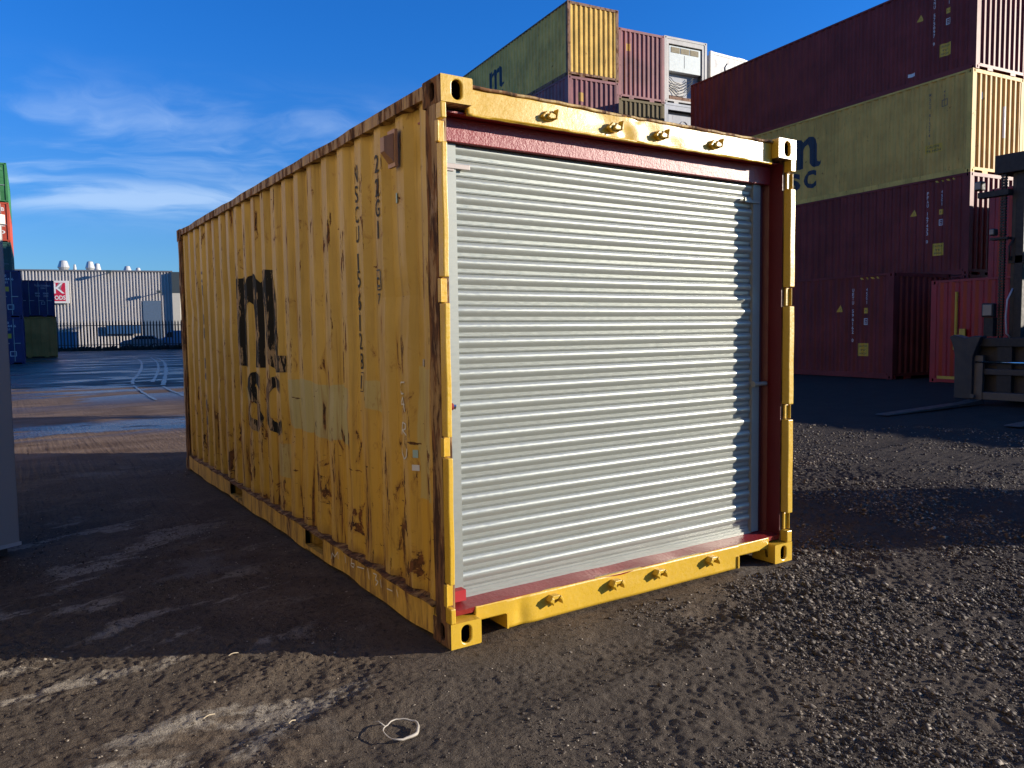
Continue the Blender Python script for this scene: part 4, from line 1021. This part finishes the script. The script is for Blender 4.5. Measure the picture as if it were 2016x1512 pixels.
for x, s in ((0.0, 1), (WD, -1)):
    wavy_rail(x, s, 2.522, 2.580, RAIL, 'top_rail')
    wavy_rail(x, s, 0.012, 0.150, RAILB, 'bottom_rail', ((1.70, 2.05), (3.70, 4.10)))
    for a, b_ in ((1.70, 2.05), (3.70, 4.10)):
        MB().box(min(x+s*0.06, x+s*0.6), max(x+s*0.06, x+s*0.6), a-0.01, b_+0.01, 0.02, 0.026).build('fork_pocket', RAILB, yc)
        MB().box(min(x+s*0.003, x+s*0.05), max(x+s*0.003, x+s*0.05), a, b_, 0.014, 0.040).build('pocket_strap', RAILB, yc)
        for yy in (a-0.006, b_): MB().box(min(x+s*0.058, x+s*0.6), max(x+s*0.058, x+s*0.6), yy, yy+0.006, 0.027, 0.14).build('fork_pocket', RAILB, yc)
# ledge above the bottom rail, slightly buckled
mb = MB(); n = 90
for i in range(n+1):
    y = 0.178+(L-0.356)*i/n; e = 0.005*math.sin(y*9)+0.004*math.sin(y*23+1)
    for dx, z in ((-0.005, 0.151+e), (-0.005, 0.158+e), (0.068, 0.166), (0.068, 0.158)): mb.v.append((dx+abs(e)*0.5, y, z))
for i in range(n):
    for k in range(4): a = 4*i+k; b2 = 4*i+(k+1) % 4; mb.f.append((a, b2, b2+4, a+4))
mb.build('rail_flange', POST, yc)
# corner posts: near ones are channels with cut-outs where the doors hung
def post_mesh():
    mb = MB(); n = 26
    P = [(0.0, 0.052), (0.0, 0.135), (0.010, 0.150), (0.010, 0.172), (0.045, 0.172), (0.045, 0.20), (0.052, 0.20), (0.052, 0.052)]
    for i in range(n+1):
        z = 0.118+(H-0.236)*i/n
        for x, y in P: mb.v.append((x+(0.0025*math.sin(z*11+y*30) if x < 0.02 else 0), y, z))
    k = len(P)
    for i in range(n):
        for j in range(k): a = i*k+j; b2 = i*k+(j+1) % k; mb.f.append((a, b2, b2+k, a+k))
    return mb.mesh('corner_post', POST)
pm_ = post_mesh()
for x, s in ((0, 1), (WD, -1)):
    o = link('corner_post', pm_, yc); o.location.x = x; o.scale.x = s
    o = link('corner_post', pm_, yc); o.location = (x, L, 0); o.scale = (s, -1, 1)
# painted door jamb strips
ST = [(2.297, 2.473), (0, 0)]
strips = [(2.402, 2.473), (1.706, 2.300), (1.012-0.028, 1.590), (0.302, 0.888), (0.118, 0.190)]
for x, s in ((0.0, 1), (WD, -1)):
    for i, (za, zb) in enumerate(strips):
        mb = MB(); xa, xb = (x, x+0.027) if s > 0 else (x-0.047, x)
        n = max(2, int((zb-za)/0.08)); vs = []
        for k in range(n+1):
            z = za+(zb-za)*k/n; e = 0.0015*math.sin(z*17+x)
            vs += [(xa+e, 0.0, z), (xb+e, 0.0, z), (xb, 0.052, z), (xa, 0.052, z)]
        fs = [(3, 2, 1, 0)]+[(4*k+j, 4*k+(j+1) % 4, 4*k+4+(j+1) % 4, 4*k+4+j) for k in range(n) for j in range(4)]+[(4*n, 4*n+1, 4*n+2, 4*n+3)]
        mb.add(vs, fs); mb.build('jamb_strip', FRESH, yc, bevel=0.005)
    xa, xb = (x-0.004, x+0.055) if s > 0 else (x-0.055, x+0.004)
    for (za, zb) in ((2.300, 2.402), (1.590, 1.706), (0.888, 0.984), (0.190, 0.302)):
        mb = MB(); xo, xi = (x-0.006, x+0.006) if s > 0 else (x-0.006, x+0.006)
        mb.box(min(x, x+s*0.034), max(x, x+s*0.034), 0.038, 0.0515, za+0.004, zb-0.004)
        mb.box(x-0.006, x+0.006, 0.026, 0.0515, za+0.004, zb-0.004) if False else mb
        mb.box(min(x-s*0.007, x), max(x-s*0.007, x), 0.024, 0.053, za+0.004, zb-0.004)
        mb.build('hinge_lug', FRESH, yc, bevel=0.003)
# castings
cf = casting_mesh(FRESH, 'corner_casting')
old = casting_mesh(POST, 'corner_casting')
def near_casting(x, s, z):
    me = cf.copy(); me.materials.append(POST)
    for p in me.polygons:
        if p.material_index == 1: continue
        if p.normal.x < -0.5 and p.center.x < 0.003: p.material_index = 2
        if p.normal.z < -0.9 or (p.center.x < 0.019 and p.center.y > 0.03): p.material_index = 2
    o = link('corner_casting', me, yc, 0.006); o.location = (x, 0, z); o.scale = (s, 1, 1)
for x, s in ((0, 1), (WD, -1)):
    for z in (0, H-0.118):
        near_casting(x, s, z)
        o = link('corner_casting', old, yc); o.location = (x, L, z); o.scale = (s, -1, 1)
# header with knocks and dents
def dented(xa, xb, za, zb, y, dents, m, nm, thick=0.02, lip=0.0, nxs=120, nzs=16, cut=None):
    mb = MB()
    def dd(x, z): return sum(a*math.exp(-((x-cx)/rx)**2-((z-cz)/rz)**2) for cx, cz, rx, rz, a in dents)
    for j in range(nzs+1):
        for i in range(nxs+1):
            x = xa+(xb-xa)*i/nxs; zt = j/nzs
            bot = za if cut is None else cut(x)
            z = bot+(zb-bot)*zt; yy = y+dd(x, z)+0.002*math.sin(x*9)
            if lip and j == nzs: yy -= lip
            mb.v.append((x, yy, z+(0.006*dd(x, z)/0.01 if j == nzs else 0)*-0.5))
    for j in range(nzs):
        for i in range(nxs): a = j*(nxs+1)+i; mb.f.append((a, a+1, a+nxs+2, a+nxs+1))
    o = mb.build(nm, m, yc, smooth=True, recalc=False)
    sm = o.modifiers.new('thick', 'SOLIDIFY'); sm.thickness = thick; sm.offset = -1
    return o
hd = [(0.98, 2.52, 0.10, 0.05, 0.010), (1.12, 2.47, 0.05, 0.05, 0.014), (1.28, 2.51, 0.07, 0.06, 0.009), (1.46, 2.46, 0.06, 0.04, 0.007), (1.02, 2.45, 0.04, 0.03, 0.009), (1.9, 2.5, 0.2, 0.06, 0.004), (0.5, 2.5, 0.2, 0.08, -0.002), (1.2, 2.56, 0.03, 0.02, 0.008)]
dented(0.160, WD-0.160, 2.447, 2.566, 0.050, hd, FRESH, 'header_beam')
mb = MB(); pts = []
for i in range(70):
    x = 0.160+(WD-0.32)*i/69; k = sum(a*math.exp(-((x-cx)/rx)**2) for cx, cz, rx, rz, a in hd)
    pts.append((x, 0.047+k*0.7, 2.571-abs(k)*0.25+0.0015*math.sin(x*40)))
MB().tube(pts, 0.0085, 8).build('header_lip', m_oldrail('scuffed lip paint', 0.38, (0.50, 0.34, 0.12)), yc, smooth=True)
pts = [(0.160+(WD-0.32)*i/60, 0.058, 2.449+0.001*math.sin(i*1.7)) for i in range(61)]
MB().tube(pts, 0.008, 8).build('header_lip', FRESH, yc, smooth=True)
MB().box(0.055, WD-0.055, 0.075, 0.34, 2.452, 2.460).build('soffit', REDF, yc)
# red jambs, lintel and threshold
MB().box(0.030, 0.052, 0.0525, 0.168, 0.155, 2.452).build('jamb', REDF, yc)
JAMB_SHADE = plain('shaded red paint', (0.095, 0.006, 0.008), 0.45, bump=0.2)  # frame red darkened to paint in the shade on the right jamb
MB().box(WD-0.058, WD-0.036, 0.0525, 0.215, 0.162, 2.4515).build('jamb', JAMB_SHADE, yc)
MB().prism([(WD-0.059, 0.150), (WD-0.059, 0.216), (WD-0.125, 0.216), (WD-0.125, 0.205), (WD-0.075, 0.190)], 'z', 0.166, 2.44).build('jamb', JAMB_SHADE, yc)
MB().box(0.053, WD-0.060, 0.140, 0.176, 2.340, 2.451).build('lintel', REDF, yc, bevel=0.004)
thr = MB()
n = 70
for i in range(n+1):
    x = 0.054+(WD-0.108)*i/n; e = 0.006*math.exp(-((x-1.05)/0.16)**2)+0.005*math.exp(-((x-1.55)/0.12)**2)+0.0015*math.sin(x*13)
    thr.v += [(x, 0.052, 0.158-e), (x, 0.10, 0.160-e*1.3), (x, 0.235, 0.168), (x, 0.235, 0.13), (x, 0.06, 0.13)]
for i in range(n):
    for k in range(5): a = 5*i+k; b2 = 5*i+(k+1) % 5; thr.f.append((a, b2, b2+5, a+5))
thr.f += [(0, 1, 2, 3, 4), (5*n+4, 5*n+3, 5*n+2, 5*n+1, 5*n)]
thr.build('threshold', REDF, yc, smooth=False)
MB().box(0.054, 0.150, 0.120, 0.20, 0.172, 0.225).build('threshold_block', plain('brighter red', (0.36, 0.010, 0.014), 0.5), yc)
# lower front sill with the two cut-outs
def sillcut(x):
    if 0.165 < x < 0.335 or WD-0.44 < x < WD-0.165: return 0.088
    return 0.014
sd_ = [(0.42, 0.06, 0.035, 0.08, 0.010), (0.5, 0.03, 0.05, 0.05, -0.004), (1.1, 0.14, 0.12, 0.04, 0.006), (1.9, 0.05, 0.08, 0.06, 0.004)]
dented(0.160, WD-0.160, 0.014, 0.157, 0.050, sd_, FRESH, 'bottom_sill', cut=sillcut, nxs=260, nzs=10)
for x in (0.338, WD-0.443): MB().box(x-0.006, x+0.004, 0.040, 0.30, 0.016, 0.088).build('sill_gusset', FRESH, yc)
MB().box(0.16, WD-0.16, 0.30, 0.31, 0.016, 0.12).build('cross_member', POST, yc)
# lock-rod cam keepers
def keeper(x, z, up, k):
    mb = MB(); w_ = 1+0.06*math.sin(k*2.3)
    if up:
        mb.prism([(x-0.034*w_, z-0.012), (x-0.020, z-0.024), (x+0.022, z-0.022), (x+0.030, z-0.006), (x+0.024, z+0.020), (x-0.018, z+0.024), (x-0.032, z+0.010)], 'y', 0.030, 0.052)
        mb.prism([(x-0.026, z-0.010), (x-0.012, z-0.018), (x+0.018, z-0.014), (x+0.018, z+0.004), (x-0.010, z+0.012)], 'y', 0.010, 0.030)
        mb.prism([(x+0.019, z-0.020), (x+0.031, z-0.016), (x+0.036, z+0.022), (x+0.031, z+0.034), (x+0.024, z+0.006)], 'y', 0.006, 0.048)
        mb.prism([(x-0.050*w_, z-0.010), (x-0.030, z-0.014), (x-0.028, z+0.006), (x-0.044, z+0.004)], 'y', 0.024, 0.048)
    else:
        mb.prism([(x-0.030, z+0.010), (x-0.022, z+0.020), (x+0.022, z+0.020), (x+0.028, z+0.008), (x+0.020, z+0.002), (x-0.020, z+0.000)], 'y', 0.012, 0.052)
        mb.prism([(x+0.016, z+0.008), (x+0.028, z+0.018), (x+0.042, z-0.002), (x+0.036, z-0.028), (x+0.028, z-0.006)], 'y', 0.006, 0.050)
        mb.prism([(x-0.044, z-0.004), (x-0.028, z+0.016), (x-0.016, z+0.004), (x-0.018, z-0.030*w_), (x-0.030, z-0.012)], 'y', 0.006, 0.050)
    o = mb.build('cam_keeper', FRESH, yc, bevel=0.003)
for k, x in enumerate((0.615, 1.03, 1.355, 1.775)): keeper(x, 2.497, True, k)
for k, x in enumerate((0.61, 1.02, 1.335, 1.755)): keeper(x, 0.112, False, k)

# roller shutter
XA, XB = 0.150, 2.262
def shutter():
    pitch = 0.0762; z = 2.345; P = []
    prof_ = []   # (dz downwards, y)
    for k in range(13):
        t = k/12; prof_.append((0.050*t, 0.1880-0.0125*math.sin(math.pi*t**0.82)))
    prof_ += [(0.0512, 0.1868), (0.0672, 0.1877), (0.0682, 0.1905), (0.0692, 0.1866), (0.0726, 0.1874), (0.0736, 0.1930), (0.0750, 0.1925)]
    while z > 0.275:
        for dz, y in prof_: P.append((y, z-dz))
        z -= pitch
    zb = z
    P += [(0.188, zb), (0.188, zb-0.012), (0.182, zb-0.014), (0.182, zb-0.050), (0.174, zb-0.053), (0.174, 0.180), (0.190, 0.176), (0.190, 0.171)]
    xs = [XA+(XB-XA)*i/24 for i in range(25)]
    mb = MB(); n = len(P)
    for x in xs:
        bow = 0.004*math.sin(math.pi*(x-XA)/(XB-XA))
        for k, (y, zz) in enumerate(P): mb.v.append((x, y+0.0008*math.sin(x*2.1+1)+bow, zz-bow*0.4))
    for i in range(len(xs)-1):
        for k in range(n-1): a = i*n+k; mb.f.append((a, a+n, a+n+1, a+1))
    o = mb.build('roller_shutter', ZN, yc, smooth=True, recalc=False)
    e = o.modifiers.new('es', 'EDGE_SPLIT'); e.split_angle = math.radians(38)
    return o
sh = shutter()
MB().box(0.058, 0.162, 0.166, 0.169, 0.172, 2.338).box(0.159, 0.162, 0.1695, 0.215, 0.172, 2.338).build('shutter_guide', ZG, yc)
MB().box(XB-0.012, 2.316, 0.166, 0.169, 0.172, 2.338).box(XB-0.012, XB-0.009, 0.1695, 0.215, 0.172, 2.338).build('shutter_guide', ZG, yc)
# hinge-like tabs near the top of the guides, and the bolts
MB().box(0.062, 0.235, 0.158, 0.165, 2.222, 2.246).box(0.062, 0.150, 0.160, 0.165, 2.210, 2.2215).build('guide_tab', plain('pale plated steel', (0.36, 0.31, 0.28), 0.5, 0.2), yc, bevel=0.003)
MB().box(2.165, 2.300, 0.155, 0.165, 2.222, 2.240).box(2.155, 2.166, 0.148, 0.165, 2.228, 2.252).build('guide_tab', ZG, yc, bevel=0.003)
b1 = MB().tube([(0.056, 0.150, 1.108), (0.112, 0.150, 1.108)], 0.018, 14).build('shutter_bolt', plain('bolt red', (0.24, 0.03, 0.03), 0.35), yc, smooth=False, bevel=0.003)
MB().tube([(0.110, 0.146, 1.108), (0.124, 0.142, 1.106)], 0.013, 12).build('bolt_pin', CHROME, b1)
b2_ = MB().tube([(2.245, 0.150, 1.11), (2.36, 0.150, 1.11)], 0.013, 12).build('shutter_bolt', ZG, yc)
MB().tube([(2.238, 0.150, 1.11), (2.246, 0.150, 1.11)], 0.022, 6).build('bolt_pin', ZG, b2_)
# roll box behind the lintel (seen through the slot)
MB().box(0.10, WD-0.10, 0.24, 0.60, 2.16, 2.445).build('roll_box', plain('roll box dark', (0.05, 0.05, 0.05), 0.6), yc)

# side fittings and marks
vent = MB().prism([(0.555, 2.455), (0.470, 2.455), (0.470, 2.275), (0.555, 2.275)], 'x', -0.006, 0.010).build('vent_flange', paint('brown vent paint', (0.36, 0.20, 0.11), 0.4), yc)
MB().add([(-0.008, 0.545, 2.435), (-0.008, 0.48, 2.435), (-0.008, 0.48, 2.295), (-0.008, 0.545, 2.295), (-0.055, 0.535, 2.415), (-0.055, 0.49, 2.415), (-0.055, 0.49, 2.345), (-0.055, 0.535, 2.345)],
         [(4, 5, 6, 7), (0, 1, 5, 4), (1, 2, 6, 5), (2, 3, 7, 6), (3, 0, 4, 7)]).build('vent_cowl', MATS['brown vent paint'], vent)
def wornblack():
    def fn(g, b):
        v = g.new('ShaderNodeTexCoord').outputs['Object']; x, y, z = g.sep(v)
        fold = g.ramp(x, 0.045, 0.027)
        n = g.math('ADD', g.noise(g.scalev(v, (8, 10, 2.4)), 1.6, 8, 0.7), g.math('MULTIPLY', fold, 0.085))
        n = g.math('ADD', n, g.ramp(z, 1.75, 1.2, 0.0, 0.05))
        c = g.mix(g.ramp(n, 0.60, 0.63), (0.010, 0.010, 0.010), (0.34, 0.24, 0.13))
        c = g.mix(g.ramp(n, 0.68, 0.74), c, (0.10, 0.05, 0.03))
        g.set(b.inputs['Base Color'], c); b.inputs['Roughness'].default_value = 0.7; b.inputs['Specular IOR Level'].default_value = 0.2
    return mat('worn black paint', fn)
WB = wornblack(); TXT = plain('grey black stencil', (0.018, 0.017, 0.016), 0.7, var=0.4, nscale=14)
def onside(d_, nm, m, off=0.0035): return d_.build(nm, m, yc, sprof, SPL, off, zc, dent)
U = lambda y: y-0.17
def zat(px, py):
    """height on the x=0 plane seen at a photo pixel"""
    d_ = ray_dir(px, py); t = -CAMP[0]/d_.x; return CAMP[2]+d_.z*t
d_ = Decal()
for ch, py in zip('NSCU156128', (341, 381, 422, 461, 516, 550, 595, 636, 672, 711)):
    d_.text(ch, U(1.05), zat(695, py), 0.092, 0.050 if ch != '1' else 0.015, 0.006, -1)
zz = zat(700, 752); d_.text('1', U(1.055), zz, 0.075, 0.012, 0.0, -1).frame(U(1.09), U(1.02), zz-0.055, zz+0.055, 0.005)
onside(d_, 'serial_number', TXT)
d_ = Decal()
for ch, py in zip('22G1', (320, 368, 409, 452)): d_.text(ch, U(0.765), zat(735, py), 0.092, 0.050 if ch != '1' else 0.015, 0.006, -1)
onside(d_, 'type_code', TXT)
onside(Decal().frame(U(0.865), U(0.755), 1.685, 1.795, 0.008).text('ic', U(0.80), 1.738, 0.075, 0.065, 0.012, -1).text('87', U(0.80), 1.642, 0.055, 0.06, 0.0, -1), 'approval_mark', BLACKP)
d_ = Decal(); logo_m(d_, U(3.60), 1.20, 1.12, 0.73, -1) if False else logo_m(d_, U(3.72), 1.20, -1.20, 0.75, 1, True)
onside(d_, 'logo_letter', WB)
onside(Decal().text('S', U(3.28), 0.92, 0.50, 0.38, 0.022, -1).text('C', U(2.78), 0.93, 0.46, 0.38, 0.022, -1), 'logo_writing', WB)
d_ = Decal()
for py, hh, kind in ((536, 0.03, 'c'), (552, 0.03, 'c'), (571, 0.10, 'i'), (629, 0.10, 'i'), (656, 0.10, 'i'), (715, 0.10, 'i'), (740, 0.07, 'c'), (793, 0.09, 'c'), (825, 0.09, 'c')):
    z = zat(396, py)
    if kind == 'i': d_.rect(U(5.03), U(5.00), z-hh/2, z+hh/2)
    else: d_.poly([(U(5.00), z-hh/2), (U(5.03), z-hh*0.42), (U(5.05), z), (U(5.03), z+hh*0.42), (U(5.00), z+hh/2)])
onside(d_, 'faded_writing', BLACKP)
onside(Decal().rect(U(0.545), U(0.515), 2.105, 2.155), 'tag_sticker', plain('teal sticker', (0.28, 0.42, 0.40), 0.4), 0.006)
onside(Decal().rect(U(1.65), U(1.62), 2.115, 2.155), 'tag_sticker', MATS['teal sticker'], 0.006)
onside(Decal().rect(U(0.345), U(0.268), 1.295, 1.330), 'number_label', plain('grey label', (0.30, 0.28, 0.25), 0.6), 0.004)
onside(Decal().rect(U(0.435), U(0.400), 0.770, 0.800), 'number_label', plain('white label', (0.60, 0.60, 0.58), 0.6), 0.004)
onside(Decal().rect(U(0.430), U(0.405), 0.835, 0.875), 'tag_sticker', MATS['teal sticker'], 0.004)
# chalk handwriting
CHALK = plain('chalk', (0.62, 0.60, 0.52), 0.9, var=0.25, nscale=40)
def chalk(strokes, nm, w_=0.0075, off=0.005, on='side'):
    if len(strokes) > 1:
        for q_ in strokes: chalk([q_], nm, w_, off, on)
        return
    d_ = Decal()
    for S_ in strokes:
        for (a, b_) in zip(S_, S_[1:]):
            dx, dz = b_[0]-a[0], b_[1]-a[1]; l = math.hypot(dx, dz) or 1; nx_, nz_ = -dz/l*w_/2, dx/l*w_/2
            d_.poly([(U(a[0])+nx_, a[1]+nz_), (U(b_[0])+nx_, b_[1]+nz_), (U(b_[0])-nx_, b_[1]-nz_), (U(a[0])-nx_, a[1]-nz_)])
    if on == 'side': return onside(d_, nm, CHALK, off)
    return d_.build(nm, CHALK, yc, [(-1, 0), (9, 0)], lambda u, q_, z: (-0.010, 0.17+u, z))
def pt(px, py):
    dd = ray_dir(px, py); t = -CAMP[0]/dd.x; return (CAMP[1]+dd.y*t, CAMP[2]+dd.z*t)
chalk([[pt(788, 753), pt(781, 753), pt(779, 763), pt(782, 776), pt(786, 775)],
       [pt(780, 800), pt(784, 782), pt(788, 811)], [pt(781, 796), pt(788, 797)],
       [pt(783, 856), pt(784, 832), pt(790, 836), pt(790, 845), pt(784, 848), pt(792, 858)],
       [pt(783, 878), pt(784, 892), pt(788, 905), pt(792, 900), pt(793, 884)]], 'chalk_writing')
chalk([[pt(655, 1100), pt(657, 1088), pt(662, 1096), pt(668, 1086), pt(669, 1100)], [pt(682, 1092), pt(684, 1108)], [pt(696, 1098), pt(694, 1112), pt(699, 1117), pt(701, 1110), pt(695, 1108)], [pt(706, 1115), pt(720, 1119)],
       [pt(727, 1118), pt(730, 1140)], [pt(738, 1128), pt(745, 1131), pt(742, 1140), pt(748, 1145), pt(743, 1152)], [pt(752, 1140), pt(754, 1156)], [pt(765, 1158), pt(776, 1163)], [pt(784, 1160), pt(787, 1175)]], 'chalk_writing', 0.006, on='rail')

# ------------------------------------------------------------------ litter on the dirt
def litter():
    cx, cy = gpix(790, 1432)
    pts = []
    for k in range(30):
        t = 2*math.pi*k/30; e = 1+0.10*math.sin(2*t+0.5)+0.05*math.sin(5*t)
        x = cx+0.066*e*math.cos(t); y = cy+0.052*e*math.sin(t)*1.15; pts.append((x, y, float(ground_h(x, y))+0.020+0.010*math.sin(t-0.5)))
    mb = MB(); mb.tube(pts, [0.0028+0.004*max(0, math.cos(2*math.pi*k/30+0.8)) for k in range(30)], 6, True)
    a = Vector(pts[12]); mb.tube([a, a+Vector((-0.015, 0.028, 0.012)), a+Vector((-0.035, 0.042, 0.004))], 0.0022, 6)
    o = mb.build('strapping_loop', plain('pale strap', (0.36, 0.32, 0.26), 0.6, var=0.3, nscale=30), smooth=True)
    tag(o, 'pale loop of plastic strapping lying on the dirt in the foreground', 'strapping')
    for (px, py, ang, ln, lb) in ((460, 1288, 0.3, 0.05, 'pale straw-like stick on the dirt at the edge of the container shadow'), (412, 1414, 0.4, 0.05, 'short pale stick on the dirt left of the strapping loop'), (575, 1418, 0.5, 0.035, 'tiny curved twig on the dirt between stick and strapping loop')):
        x, y = gpix(px, py); z = float(ground_h(x, y))+0.008
        P = [(x+ln*(k/4-0.5)*math.cos(ang), y+ln*(k/4-0.5)*math.sin(ang), z+0.004*math.sin(k)) for k in range(5)]
        tag(MB().tube(P, 0.0022, 6).build('twig', plain('pale twig', (0.42, 0.34, 0.22), 0.7)), lb, 'twig', 'bits of debris on the dirt')
litter()

# ------------------------------------------------------------------ unseen objects added to bounce light and cast shade
CREAM = plain('cream bounce paint', (0.48, 0.375, 0.22), 0.6, var=0.06)  # for rows added out of view to bounce light onto the shaded side
for k, (lx, ly) in enumerate(((-9.6, -7.5), (-9.4, 5.0))):
    for i in range(3):
        container(('added unseen cream container at ground level, %s of the row beside the camera', 'added unseen cream container second up, %s of the row beside the camera', 'added unseen cream container on top, %s of the row beside the camera')[i] % ('near end', 'far end')[k], (lx, ly, i*HC), 0.03, L40, HC, CREAM, group='added cream containers bouncing light from the left, out of view')
far_shade = thing('shade_block', 'added unseen warehouse beyond the middle stacks', 'building', (20.8, 37.5, 0))  # hidden block added to throw shade over the far yard
link('wall', panel_mesh('wall', SLATE, profile(46.0, 0.5, 0.06, 0.1, 0.15, 0.08), 0.0, 13.6, lambda u, d, z: (d, u, z)), far_shade)
MB().box(0.08, 24, 0.02, 0.12, 0, 13.59).box(0.08, 24, 45.88, 45.98, 0, 13.59).box(23.9, 24, 0.13, 45.87, 0, 13.59).build('wall', SLATE, far_shade)
MB().box(-0.2, 24.2, -0.2, 46.2, 13.6, 13.8).build('roof', SLATE, far_shade)
# ------------------------------------------------------------------ unseen block added to cast a band of shade on the ground
s2 = thing('unseen_caster', 'added unseen dark store standing right of the view', 'shade caster', (11.7, -4.55, 0), math.atan2(0.545, -0.838)+math.pi)
MB().box(0, 5.0, -0.88, 0.88, 0.05, 2.75).build('wall', FK, s2, bevel=0.02)
MB().box(-0.05, 5.05, -0.93, 0.93, 2.75, 2.83).build('roof', FK, s2)
MB().box(0.1, 4.9, -0.80, 0.80, 0.0, 0.049).build('skid', FK, s2)
